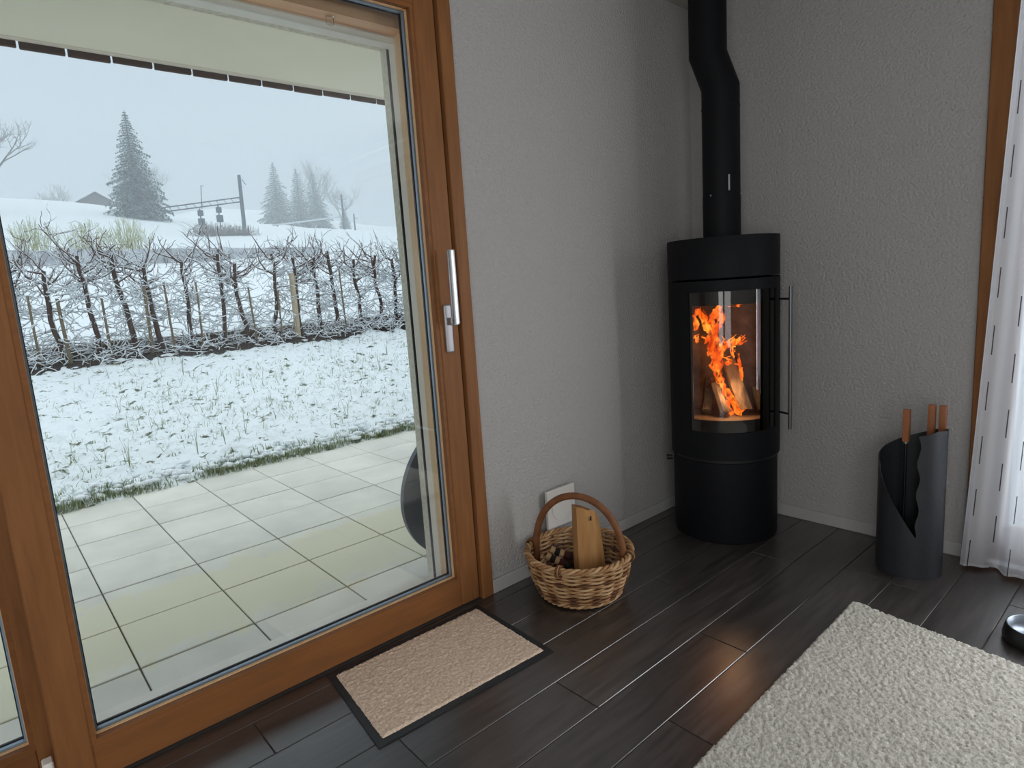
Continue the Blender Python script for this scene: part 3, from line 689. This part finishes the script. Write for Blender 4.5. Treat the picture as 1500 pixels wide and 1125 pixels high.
# flames
m_fl, nt, N, L, p = new_mat('flame'); N.remove(p)
tc = N.new('ShaderNodeTexCoord'); nz = N.new('ShaderNodeTexNoise'); nz.inputs['Scale'].default_value = 26; nz.inputs['Detail'].default_value = 3
mp = N.new('ShaderNodeMapping'); mp.inputs['Scale'].default_value = (1, 1, .55); L.new(tc.outputs['Object'], mp.inputs[0]); L.new(mp.outputs[0], nz.inputs['Vector'])
cr = N.new('ShaderNodeValToRGB'); e = cr.color_ramp.elements; e[0].position = .34; e[0].color = (.50, .030, .001, 1); e[1].position = .68; e[1].color = (1.5, .46, .05, 1)
m_ = cr.color_ramp.elements.new(.5); m_.color = (1.12, .145, .006, 1)
L.new(nz.outputs['Fac'], cr.inputs[0])
em = N.new('ShaderNodeEmission'); em.inputs['Strength'].default_value = 1.35; L.new(cr.outputs[0], em.inputs['Color'])
tb = N.new('ShaderNodeBsdfTransparent'); mx = N.new('ShaderNodeMixShader')
nz2 = N.new('ShaderNodeTexNoise'); nz2.inputs['Scale'].default_value = 55; nz2.inputs['Detail'].default_value = 4; L.new(mp.outputs[0], nz2.inputs['Vector'])
mr = N.new('ShaderNodeMapRange'); mr.inputs['From Min'].default_value = .40; mr.inputs['From Max'].default_value = .54; mr.inputs['To Min'].default_value = .03; mr.inputs['To Max'].default_value = .92
L.new(nz2.outputs['Fac'], mr.inputs[0]); L.new(mr.outputs[0], mx.inputs[0]); L.new(tb.outputs[0], mx.inputs[1]); L.new(em.outputs[0], mx.inputs[2]); L.new(mx.outputs[0], N['Material Output'].inputs[0])
FL = [[(0.072, 0.527, 0.0037), (0.064, 0.563, 0.0111), (0.046, 0.602, 0.0136), (0.028, 0.635, 0.0173), (0.004, 0.674, 0.0149), (-0.014, 0.707, 0.0136), (-0.023, 0.739, 0.0153), (-0.025, 0.778, 0.0208), (-0.028, 0.817, 0.0239), (-0.033, 0.856, 0.027), (-0.039, 0.894, 0.0239), (-0.046, 0.933, 0.0209), (-0.052, 0.960, 0.016), (-0.045, 0.992, 0.015), (-0.026, 1.016, 0.017), (-0.019, 1.045, 0.0074)],
 [(-0.040, 0.925, 0.012), (-0.022, 0.945, 0.016), (-0.010, 0.970, 0.016), (-0.010, 1.000, 0.018), (-0.022, 1.030, 0.012)],
 [(0.042, 0.527, 0.005), (0.03, 0.556, 0.0124), (0.015, 0.596, 0.0124), (0.004, 0.622, 0.0074), (-0.006, 0.632, 0.0025)],
 [(-0.055, 0.925, 0.013), (-0.069, 0.94, 0.0156), (-0.083, 0.979, 0.0125), (-0.101, 1.018, 0.0125), (-0.113, 1.028, 0.0101), (-0.123, 1.0, 0.0087), (-0.117, 0.961, 0.0135), (-0.114, 0.942, 0.0087), (-0.127, 0.935, 0.0019)],
 [(0.006, 0.855, 0.0087), (0.03, 0.87, 0.0124), (0.054, 0.878, 0.0136), (0.066, 0.888, 0.0074), (0.072, 0.903, 0.0019)],
 [(0.054, 0.872, 0.0062), (0.077, 0.868, 0.0062), (0.101, 0.88, 0.0019)], [(0.036, 0.857, 0.0062), (0.041, 0.822, 0.0074), (0.044, 0.805, 0.0025)],
 [(0.060, 0.828, 0.004), (0.068, 0.783, 0.0062), (0.074, 0.738, 0.0087), (0.079, 0.708, 0.004)], [(-0.115, 0.905, 0.004), (-0.112, 0.884, 0.0087), (-0.116, 0.875, 0.0037)],
 [(-0.045, 0.905, 0.013), (-0.06, 0.901, 0.0124), (-0.073, 0.883, 0.0074), (-0.082, 0.873, 0.0025)], [(-0.040, 0.875, 0.012), (-0.051, 0.863, 0.0111), (-0.058, 0.831, 0.0087), (-0.064, 0.818, 0.0025)],
 [(-0.030, 0.750, 0.012), (-0.041, 0.759, 0.0111), (-0.053, 0.766, 0.0062), (-0.059, 0.779, 0.0025)], [(0.010, 0.780, 0.006), (0.017, 0.784, 0.0099), (0.026, 0.79, 0.0087), (0.032, 0.78, 0.0031)],
 [(-0.022, 0.80, 0.012), (-0.005, 0.83, 0.012), (0.004, 0.86, 0.010), (0.010, 0.885, 0.003)], [(0.02, 1.034, 0.002), (0.055, 1.032, 0.0015), (0.068, 1.034, 0.005), (0.078, 1.033, 0.004)]]
fm = MB()
for i, fl_ in enumerate(FL):
    pts = []; rad = []
    for j in range(len(fl_)-1):
        for q in range(3):
            t = q/3; a, b_ = fl_[j], fl_[j+1]; s = a[0]+(b_[0]-a[0])*t; z = a[1]+(b_[1]-a[1])*t; r = a[2]+(b_[2]-a[2])*t
            w_ = .006*noise.noise((s*60, z*45, i)); tt_ = .085-.10*(z-.55)/.5+.018*math.sin(i*2.1)
            pts.append(st(s+w_, tt_, max(z, .56))); rad.append(r*(1+.75*noise.noise((s*110, z*85, i+5))))
    a = fl_[-1]; pts.append(st(a[0], .085-.10*(a[1]-.55)/.5+.018*math.sin(i*2.1), a[1])); rad.append(a[2]*.5)
    fm.tube(pts, rad, 10)
    for q in range(2):        # loose wisps
        k = random.randint(0, max(0, len(pts)-5)); fm.tube([p+ev*random.gauss(0, .012)+nv*random.gauss(0, .008)+Vector((0, 0, .012*j)) for j, p in enumerate(pts[k:k+4])], [.0012, .004, .003, .0006][:len(pts[k:k+4])], 6)
o = fm.build('fire', m_fl, smooth=True, loc=(SX, SY, 0)); tag(o, 'orange flames licking up behind the stove glass', 'fire', None, 'stuff')
pl = bpy.data.lights.new('fire_glow', 'POINT'); pl.energy = 1.2; pl.color = (1, .58, .30); pl.shadow_soft_size = .03
po = bpy.data.objects.new('fire_glow', pl); COL.objects.link(po); po.location = Vector((SX, SY, 0))+st(.03, .10, .66)

# flue pipe
flue = empty('flue_pipe', (SX, SY, 1.336)); tag(flue, 'black steel flue pipe with offset bend rising from stove', 'pipe')
FR = .0785; off = Vector((-.055, -.004, 0))
MB().tube([(0, 0, .0), (0, 0, .185)], FR+.0012, 48).build('collar', m_stove, flue, smooth=0.5)
MB().tube([(0, 0, .18), (0, 0, .63), Vector((0, 0, .775))+off, Vector((0, 0, 1.13))+off], FR, 48).build('pipe', m_stove, flue, smooth=0.35)
MB().tube([(0, 0, .545), (0, 0, .552)], FR+.0012, 48).build('joint_ring', m_stove, flue, smooth=0.5)
MB().tube([Vector((0, 0, 1.105))+off, Vector((0, 0, 1.114))+off], FR+.03, 48).build('ceiling_rosette', m_stove, flue, smooth=0.5)
an = D(-38); px, py = (FR+.004)*math.cos(an), (FR+.004)*math.sin(an)
MB().tube([(px, py, .195), (px, py, .260)], .0042, 10).build('damper_pin', m_steel, flue, smooth=0.6)
for aa in (-92, 18): MB().tube([((FR)*math.cos(D(aa)), FR*math.sin(D(aa)), .182), ((FR+.005)*math.cos(D(aa)), (FR+.005)*math.sin(D(aa)), .182)], .0035, 8).build('screw', m_steel, flue)

# ------------------------------------------------------------------ basket and firewood
BX, BY = .243, -1.213
bk = empty('wicker_basket', (BX, BY, 0)); tag(bk, 'round wicker basket with arched handle beside the door', 'basket')
def wick(name, a, b_): return simple(name, a, .6, var=b_, scale=30, spec=.35)
wk = [wick('wicker_tan', srgb(186, 144, 100), srgb(158, 116, 78)), wick('wicker_cream', srgb(212, 178, 134), srgb(188, 150, 108)), wick('wicker_brown', srgb(122, 80, 52), srgb(96, 62, 42))]
def brad(z): return lerp_tab(z, [0, .03, .08, .13, .17], [.146, .163, .183, .193, .196])
NS = 26
sk = MB()
for k in range(NS):
    a = 2*PI*k/NS; sk.tube([((brad(z)-.002)*math.cos(a), (brad(z)-.002)*math.sin(a), z) for z in (.008, .04, .08, .12, .165)], .0045, 6)
tag(sk.build('stakes', wk[2], bk, smooth=True), kind='stuff')
nrow = 17
for i in range(nrow):
    z = .022+i*.0083; pts = []; ph = PI*(i % 2)
    for k in range(NS*6+1):
        a = 2*PI*k/(NS*6); r = brad(z)+.0055*math.cos(NS/2*a*1+ph)*1.0; pts.append((r*math.cos(a), r*math.sin(a), z+.0012*math.sin(a*5+i)))
    MB().tube(pts, .0047, 6).build('weaver', wk[(1, 0, 1, 0, 2, 1, 0)[i % 7] if i > 2 else (2, 0, 2)[i]], bk, smooth=True)
def braid(name, r, z, amp, rad, turns, mats):
    for s in range(3):
        pts = []
        for k in range(181):
            a = 2*PI*k/180; f_ = a*turns+2*PI*s/3; rr = r+amp*math.cos(f_); pts.append((rr*math.cos(a), rr*math.sin(a), z+amp*.8*math.sin(f_)))
        MB().tube(pts, rad, 6).build(name, mats[s], bk, smooth=True)
braid('rim_braid', .199, .170, .0085, .0062, 15, [wk[0], wk[1], wk[0]])
braid('foot_braid', .153, .016, .0075, .0060, 13, [wk[1], wk[0], wk[1]])
MB().lathe([(0, .004), (.146, .004), (.146, .012), (0, .012)], 40).build('bottom', wk[2], bk)
hd = Vector((math.cos(D(24)), math.sin(D(24)), 0)); hp = []
for k in range(41):
    t = PI*k/40; hp.append(hd*(-.178*math.cos(t))*(1 if abs(math.cos(t)) < .98 else 1)+Vector((0, 0, .135+.25*math.sin(t)**.85)))
MB().tube([Vector(hp[0])-Vector((0, 0, .07))]+hp+[Vector(hp[-1])-Vector((0, 0, .07))], .0135, 14).build('handle', wick('handle_rod', srgb(140, 92, 58), srgb(116, 74, 46)), bk, smooth=True)
for ang in (24, 204, 292, 112):
    for q in range(3):
        aa = D(ang)+(q-1)*.035; c = Vector((.197*math.cos(aa), .197*math.sin(aa), .168)); rd = Vector((math.cos(aa), math.sin(aa), 0))
        MB().tube([c+rd*.020*math.cos(2*PI*j/14)+Vector((0, 0, .020*math.sin(2*PI*j/14))) for j in range(15)], .0035, 6).build('binding', wk[2] if q != 1 else wk[0], bk, smooth=True)
# split log standing in the basket
m_log = simple('split_wood', srgb(196, 148, 92), .7, var=srgb(166, 118, 68), scale=5, stretch=(6, 6, .7), bump=.4, bscale=12, bdist=.006)
la = D(64); lu = Vector((math.cos(la), math.sin(la), 0)); lv = Vector((lu.y, -lu.x, 0))
b = bmesh.new(); ring = []
secs = [(.016, .056, .046, -.004), (.10, .054, .044, -.003), (.20, .050, .041, -.001), (.29, .045, .037, .001), (.345, .041, .034, .002)]
rnd = random.Random(5); vs_ = []; fs_ = []
prof = [(-1, -.9), (-.55, -1), (0, -.96), (.5, -1.02), (1, -.92), (1.05, 0), (.9, .9), (0, 1), (-.9, .9), (-1.08, .1)]
for z, w_, d_, sh in secs:
    for pi_, (a, c) in enumerate(prof):
        zz = z+(rnd.uniform(-.012, .010) if z > .3 else 0) + (.012*(-a) if z > .3 else 0)
        P_ = lu*(a*w_*(1+rnd.uniform(-.05, .05))+sh*-2)+lv*(-c*d_*(1+rnd.uniform(-.06, .06))); vs_.append((P_.x, P_.y, zz))
b.free(); k = len(prof)
for i in range(len(secs)-1):
    for j in range(k): fs_.append((i*k+j, i*k+(j+1) % k, (i+1)*k+(j+1) % k, (i+1)*k+j))
fs_ += [tuple(range(k-1, -1, -1)), tuple((len(secs)-1)*k+j for j in range(k))]
o = MB().add(vs_, fs_).build('split_log', m_log, smooth=0.45, loc=(.283, -1.208, 0), recalc=True); tag(o, 'pale split log standing upright in the wicker basket', 'log')
bl = MB(); P_ = lu*.006+lv*.036; bl.tube([(P_.x, P_.y, .308), (P_.x+.002, P_.y, .324)], [.004, .002], 6); bl.build('knot', m_black, o)
# striped rolls
m_roll = simple('roll_beige', srgb(206, 176, 132), .8, var=srgb(184, 152, 108), scale=30); m_rollb = simple('roll_black', srgb(32, 28, 27), .8); m_rollr = simple('roll_red', srgb(78, 28, 30), .8)
for i, (c, lab) in enumerate((((.166, -1.277, .128), 'front beige and black banded roll lying in the basket'), ((.150, -1.235, .138), 'rear beige and black banded roll lying in the basket'))):
    o = empty('banded_roll', c); tag(o, lab, 'roll', 'banded rolls in the basket')
    ax = Vector((.72, .50, -.42)).normalized() if i == 0 else Vector((.72, .58, -.36)).normalized(); s0 = -.030
    for ln, m_, rr in ((.018, m_roll, .0145), (.020, m_rollb, .0150), (.017, m_roll, .0145), (.024, m_rollr, .0150), (.018, m_rollb, .0148)):
        MB().tube([ax*s0, ax*(s0+.002), ax*(s0+ln-.002), ax*(s0+ln)], [rr*.93, rr, rr, rr*.93], 16).build('band', m_, o, smooth=0.6); s0 += ln
m_dk = simple('dark_firewood', srgb(82, 58, 42), .85, var=srgb(50, 36, 28), scale=9, stretch=(3, 3, 3))
for i, (p0, p1, w_, lab) in enumerate((((.14, -1.30, .045), (.30, -1.12, .06), .030, 'dark firewood piece under the rolls, running to the back of the basket'), ((.13, -1.22, .05), (.27, -1.33, .05), .028, 'dark firewood piece crossing the basket floor in front'),
        ((.17, -1.13, .050), (.36, -1.24, .045), .028, 'dark firewood piece behind the upright log in the basket'), ((.15, -1.26, .090), (.225, -1.16, .092), .020, 'thin dark stick directly under the banded rolls'))):
    o = split_log(MB(), p0, p1, w_, w_*.9, seed=40+i).build('firewood', m_dk, smooth=0.5); tag(o, lab, 'firewood', 'firewood lying in the basket')

# wall box behind the basket
m_plate = simple('plate_white', srgb(226, 224, 218), .5)
wb = empty('wall_box', (0, -1.082, .255)); tag(wb, 'square white wall plate with a round lid behind the basket', 'wall plate')
MB().box(.0, .018, -.066, .066, -.066, .066).build('mount', simple('mount_grey', srgb(110, 108, 106), .7), wb)
MB().box(.018, .032, -.083, .083, -.083, .083, .003, 2).build('plate', m_plate, wb)
MB().lathe([(0, .0), (.0565, 0), (.0575, -.0006), (.0575, .0030), (.0560, .0036), (.0545, .0022), (0, .0022)], 64)  .build('round_lid', m_plate, wb, smooth=0.4).matrix_basis = Matrix.Translation((.032, 0, 0)) @ Matrix.Rotation(PI/2, 4, 'Y')
MB().box(.003, .016, -.074, -.066, -.02, .005).build('clip', m_white, wb)

# ------------------------------------------------------------------ fireplace tools
TX, TY, TR = 1.081, -.229, .111
th_ = empty('tool_holder', (TX, TY, 0)); tag(th_, 'dark grey rolled sheet-metal tool holder beside the curtain', 'tool holder')
m_th = simple('holder_steel', srgb(47, 50, 55), .5, var=srgb(42, 44, 49), scale=60, spec=.45)
angs = [-63 + i*(360-0)/144 for i in range(145)]
def ztop(a):      # a from -63 up to 297
    if a <= 213: return lerp_tab(a, [-63, -30, 13, 58, 103, 150, 190, 213], [.555, .572, .566, .548, .512, .478, .45, .430])
    return lerp_tab(a, [213, 219, 240, 265, 294, 297], [.430, .395, .335, .262, .170, .165])
v = MB()
cols = []
for i, a in enumerate(angs):
    zt = ztop(a); cols.append((a, zt))
nz_ = 24
def shell(r):
    out = []
    for a, zt in cols:
        for k in range(nz_+1):
            z = zt*k/nz_; aa = a
            if a < -50:      # wavy cut edge
                wv = 3.2*math.sin(z*52)*(1 if z > .17 else 0); aa = a+wv*(1-(a+63)/13)
            out.append((r*math.cos(D(aa)), r*math.sin(D(aa)), z))
    return out
a_, b2 = shell(TR), shell(TR-.003); v.v = a_+b2; n1 = len(a_); c_ = nz_+1
for i in range(len(cols)-1):
    for k in range(nz_):
        v.f.append((i*c_+k, (i+1)*c_+k, (i+1)*c_+k+1, i*c_+k+1)); v.f.append((n1+i*c_+k+1, n1+(i+1)*c_+k+1, n1+(i+1)*c_+k, n1+i*c_+k))
    v.f.append((i*c_+nz_, (i+1)*c_+nz_, n1+(i+1)*c_+nz_, n1+i*c_+nz_))
for i in (0, len(cols)-1):
    for k in range(nz_): q = (i*c_+k, i*c_+k+1, n1+i*c_+k+1, n1+i*c_+k); v.f.append(q if i == 0 else q[::-1])
v.build('sheet', m_th, th_, smooth=0.7)
MB().lathe([(0, .002), (TR-.004, .002), (TR-.004, .006), (0, .006)], 48).build('base_plate', m_th, th_)
m_hw = simple('tool_wood', srgb(178, 116, 76), .5, var=srgb(150, 92, 58), scale=4, stretch=(8, 8, .8))
for i, (x, y, z0, z1, lab) in enumerate(((1.052, -.205, .500, .626, 'leftmost wooden-handled fire tool in the holder'), (1.130, -.190, .520, .650, 'middle wooden-handled fire tool in the holder'), (1.163, -.180, .520, .648, 'rightmost wooden-handled fire tool in the holder'))):
    o = empty('fire_tool', (x, y, .006)); tag(o, lab, 'fire tool', 'wooden-handled fire tools in the holder')
    ln = Vector((.006, 0, 0))
    MB().box(-.0115, .0115, -.0115, .0115, z0-.006, z1-.006, .003, 2).build('handle', m_hw, o, smooth=0.6)
    MB().tube([(0, 0, 0), (0, 0, z0)], .0045, 10).build('rod', m_stove2, o, smooth=0.6)
    MB().tube([(0, 0, z0-.014), (0, 0, z0-.004)], .0085, 12).build('ferrule', m_steel, o, smooth=0.6)
    if i == 0: MB().box(-.03, .03, -.004, .004, .0, .085, .003).build('shovel_blade', m_stove2, o)
    elif i == 1: MB().tube([(0, 0, .004), (0, 0, .12)], .017, 12).build('brush_head', m_black, o)
    else: MB().tube([(0, 0, .05), (-.02, 0, .035), (-.026, 0, .055)], .0045, 8).build('poker_hook', m_stove2, o)

# ------------------------------------------------------------------ terrace door with curtain
w1 = empty('window_1', (2.35, 0, 0)); structure(w1, 'wood-framed glass door behind the sheer curtain')
def wbox(x0, x1, y0, y1, z0, z1, n, m, bev=.003, par=None): return MB().box(x0-2.35, x1-2.35, y0, y1, z0, z1, bev).build(n, m, par or w1)
wbox(1.214, 1.287, -.014, .05, 0, 2.27, 'casing', m_wood); wbox(3.28, 3.35, -.014, .05, 0, 2.27, 'casing', m_wood); wbox(1.287, 3.28, -.014, .05, 2.19, 2.27, 'casing', m_woodh)
for xa, xb in ((1.29, 2.28), (2.285, 3.28)):
    lf = empty('door_leaf', (0, 0, 0), 0, w1)
    ls = .035 if xa < 1.5 else .10
    wbox(xa, xa+ls, .02, .085, .01, 2.19, 'stile', m_wood, par=lf); wbox(xb-.10, xb, .02, .085, .01, 2.19, 'stile', m_wood, par=lf)
    wbox(xa+ls, xb-.10, .02, .085, .01, .14, 'rail', m_woodh, par=lf); wbox(xa+ls, xb-.10, .02, .085, 2.09, 2.19, 'rail', m_woodh, par=lf)
    wbox(xa+ls, xb-.10, .048, .052, .14, 2.09, 'glass_pane', m_glass, 0, par=lf)
m_cur, nt, N, L, p = new_mat('sheer_curtain'); N.remove(p)
uv = N.new('ShaderNodeUVMap'); sp = N.new('ShaderNodeSeparateXYZ'); L.new(uv.outputs[0], sp.inputs[0])
def math_n(op, a, b=None, c=None):
    n_ = N.new('ShaderNodeMath'); n_.operation = op
    for i_, v_ in enumerate((a, b, c)):
        if v_ is None: continue
        if isinstance(v_, (int, float)): n_.inputs[i_].default_value = v_
        else: L.new(v_, n_.inputs[i_])
    return n_.outputs[0]
per = .085
colm = math_n('FLOOR', math_n('DIVIDE', math_n('SUBTRACT', sp.outputs['X'], .012), per)); fx_ = math_n('FRACT', math_n('DIVIDE', math_n('SUBTRACT', sp.outputs['X'], .012), per))
ln_ = math_n('LESS_THAN', math_n('ABSOLUTE', math_n('SUBTRACT', fx_, .28)), .0022/per)
sh_ = math_n('MULTIPLY', math_n('MODULO', math_n('ADD', colm, 40), 2), .5)
fz = math_n('FRACT', math_n('ADD', math_n('DIVIDE', sp.outputs['Y'], .205), sh_)); dz = math_n('LESS_THAN', fz, .52)
dash = math_n('MULTIPLY', ln_, dz)
hem = math_n('MAXIMUM', math_n('LESS_THAN', sp.outputs['Y'], .010), math_n('LESS_THAN', sp.outputs['X'], .006))
dif = N.new('ShaderNodeBsdfDiffuse'); trl = N.new('ShaderNodeBsdfTranslucent'); trp = N.new('ShaderNodeBsdfTransparent')
cm = N.new('ShaderNodeMix'); cm.data_type = 'RGBA'; L.new(dash, cm.inputs['Factor']); cm.inputs['A'].default_value = (.93, .95, 1.0, 1); cm.inputs['B'].default_value = (.10, .10, .11, 1)
L.new(cm.outputs['Result'], dif.inputs[0]); L.new(cm.outputs['Result'], trl.inputs[0]); trp.inputs[0].default_value = (.98, .98, 1, 1)
m1 = N.new('ShaderNodeMixShader'); m1.inputs[0].default_value = .58; L.new(dif.outputs[0], m1.inputs[1]); L.new(trl.outputs[0], m1.inputs[2])
m2 = N.new('ShaderNodeMixShader'); L.new(math_n('SUBTRACT', .20, math_n('MULTIPLY', math_n('MAXIMUM', dash, hem), .19)), m2.inputs[0]); L.new(m1.outputs[0], m2.inputs[1]); L.new(trp.outputs[0], m2.inputs[2])
L.new(m2.outputs[0], N['Material Output'].inputs[0])
NXC, NZC = 160, 40; me_v = []; me_uv = []; LC = 0.70
for i in range(NXC+1):
    s = LC*i/NXC
    for k in range(NZC+1):
        z = 2.32*k/NZC; t = z/2.32
        fold = math.sin(2*PI*s/.20+.5)+.35*math.sin(2*PI*s/.093+1.3)
        xb_ = 1.222+.72*s; xt_ = 1.315+.66*s
        x = xb_+(xt_-xb_)*t**.9; y = -.092-.030*fold*(1-.25*t)+(.02*t)
        if s < .02: y += .008
        me_v.append((x, y, .012+z+.004*math.sin(s*31)*(1-t)))
        me_uv.append((s, z))
cf = []
for i in range(NXC):
    for k in range(NZC): a = i*(NZC+1)+k; cf.append((a, a+NZC+1, a+NZC+2, a+1))
mb = MB(); mb.v = me_v; mb.f = cf; o = mb.build('curtain', m_cur, smooth=True)
ul = o.data.uv_layers.new(name='UVMap')
for lp in o.data.loops: ul.data[lp.index].uv = me_uv[lp.vertex_index]
tag(o, 'sheer white curtain with thin dark dashes over the terrace door', 'curtain')
ro = MB().tube([(1.25, -.075, 2.36), (3.4, -.075, 2.36)], .010, 12).build('curtain_rail', m_white, o, smooth=0.6)

# ------------------------------------------------------------------ mat, rug, bowl
def bil(c, u, v): return (Vector(c[0])*(1-u)*(1-v)+Vector(c[1])*u*(1-v)+Vector(c[2])*u*v+Vector(c[3])*(1-u)*v)
mc = [(.018, -2.165, 0), (.423, -2.208, 0), (.456, -1.578, 0), (.030, -1.560, 0)]
mat_o = empty('door_mat', (.235, -1.875, 0)); tag(mat_o, 'brown doormat with black rubber border by the sliding door', 'doormat')
mo = Vector((.235, -1.875, 0))
q = MB(); n_ = 24; top = []
for z in (0.0005, .0035):
    for (u, v_) in ([(i/n_, 0) for i in range(n_)]+[(1, i/n_) for i in range(n_)]+[(1-i/n_, 1) for i in range(n_)]+[(0, 1-i/n_) for i in range(n_)]):
        q.v.append(bil(mc, u, v_)-mo+Vector((0, 0, z)))
m4 = 4*n_
q.f = [tuple(range(m4-1, -1, -1)), tuple(range(m4, 2*m4))]+[(i, (i+1) % m4, m4+(i+1) % m4, m4+i) for i in range(m4)]
q.build('rubber_border', simple('mat_rubber', srgb(40, 42, 45), .6), mat_o)
m_mat = simple('mat_pile', srgb(246, 224, 203), .95, var=srgb(210, 182, 158), scale=150, spec=.1)
m_rug = simple('rug_pile', srgb(228, 225, 216), .95, var=srgb(176, 173, 164), scale=240, spec=.1)
def pile(name, corners, nu, nv_, h, amp, mat, par, org, edge, seed, low=0.0):
    rnd = random.Random(seed); v = []; f = []
    for i in range(nu+1):
        for j in range(nv_+1):
            u = i/nu; w_ = j/nv_; ed = i in (0, nu) or j in (0, nv_)
            p = bil(corners, u, w_)-org
            if ed: p += Vector((rnd.uniform(-edge, edge), rnd.uniform(-edge, edge), 0)); z = low
            else:
                k = min(i, nu-i, j, nv_-j); fall = min(1, .55+.25*k)
                p += Vector((rnd.uniform(-edge, edge)*.6, rnd.uniform(-edge, edge)*.6, 0)); z = h*fall+rnd.uniform(-amp, amp)+.0015*noise.noise((p.x*9, p.y*9, 0))
            v.append((p.x, p.y, z))
    for i in range(nu):
        for j in range(nv_): a = i*(nv_+1)+j; f.append((a, a+nv_+1, a+nv_+2, a+1))
    m = MB(); m.v = v; m.f = f; o = m.build(name, mat, par, smooth=True); return o
mi = [bil(mc, .055, .035), bil(mc, .945, .035), bil(mc, .945, .965), bil(mc, .055, .965)]
tag(pile('pile', mi, 96, 140, .0085, .0027, m_mat, mat_o, mo, .0012, 1, .003), 'beige-brown tufted pile', kind='stuff')
P0 = Vector((1.035, -.660, 0)); A_ = Vector((.036, -1.90, 0)); B_ = Vector((1.62, -.236, 0))
rug = empty('rug', P0); tag(rug, 'thick pale grey wool rug at the lower right', 'rug')
rc = [P0, P0+A_, P0+A_+B_, P0+B_]
q = MB(); q.v = [bil(rc, a, b_)-P0+Vector((0, 0, z)) for z in (.0008, .006) for a, b_ in ((.004, .004), (.996, .004), (.996, .996), (.004, .996))]; q.f = [(3, 2, 1, 0), (4, 5, 6, 7), (0, 1, 5, 4), (1, 2, 6, 5), (2, 3, 7, 6), (3, 0, 4, 7)]
q.build('backing', m_rug, rug)
tag(pile('pile', rc, 400, 345, .022, .0042, m_rug, rug, P0, .0028, 2, .002), kind='stuff')
bw = empty('bowl', (1.522, -.535, 0)); tag(bw, 'black bowl with steel inside on the floor at the right edge', 'bowl')
MB().lathe([(.060, 0), (.078, 0), (.086, .006), (.087, .018), (.080, .048), (.0775, .053), (.074, .052), (.073, .046), (.070, .02), (.060, .012), (.06, 0)], 64).build('outer_shell', simple('bowl_black', srgb(20, 20, 22), .35), bw, smooth=0.7)
MB().lathe([(.0745, .0535), (.0725, .052), (.068, .030), (.058, .016), (.03, .012), (0, .012)], 64).build('steel_liner', simple('bowl_steel', srgb(150, 160, 172), .4, metal=.7), bw, smooth=True)

# ------------------------------------------------------------------ snowfall haze over the field
hz, nt, N, L, p = new_mat('haze'); N.remove(p)
vs_n = N.new('ShaderNodeVolumeScatter'); vs_n.inputs['Color'].default_value = (.93, .95, .97, 1); vs_n.inputs['Density'].default_value = .011; vs_n.inputs['Anisotropy'].default_value = 0.0
L.new(vs_n.outputs[0], N['Material Output'].inputs['Volume'])
o = MB().box(-130, -28, -38, 110, -2, 34).build('snow_haze', hz); tag(o, 'pale snowfall haze veiling the hill and far trees', 'haze', None, 'stuff')
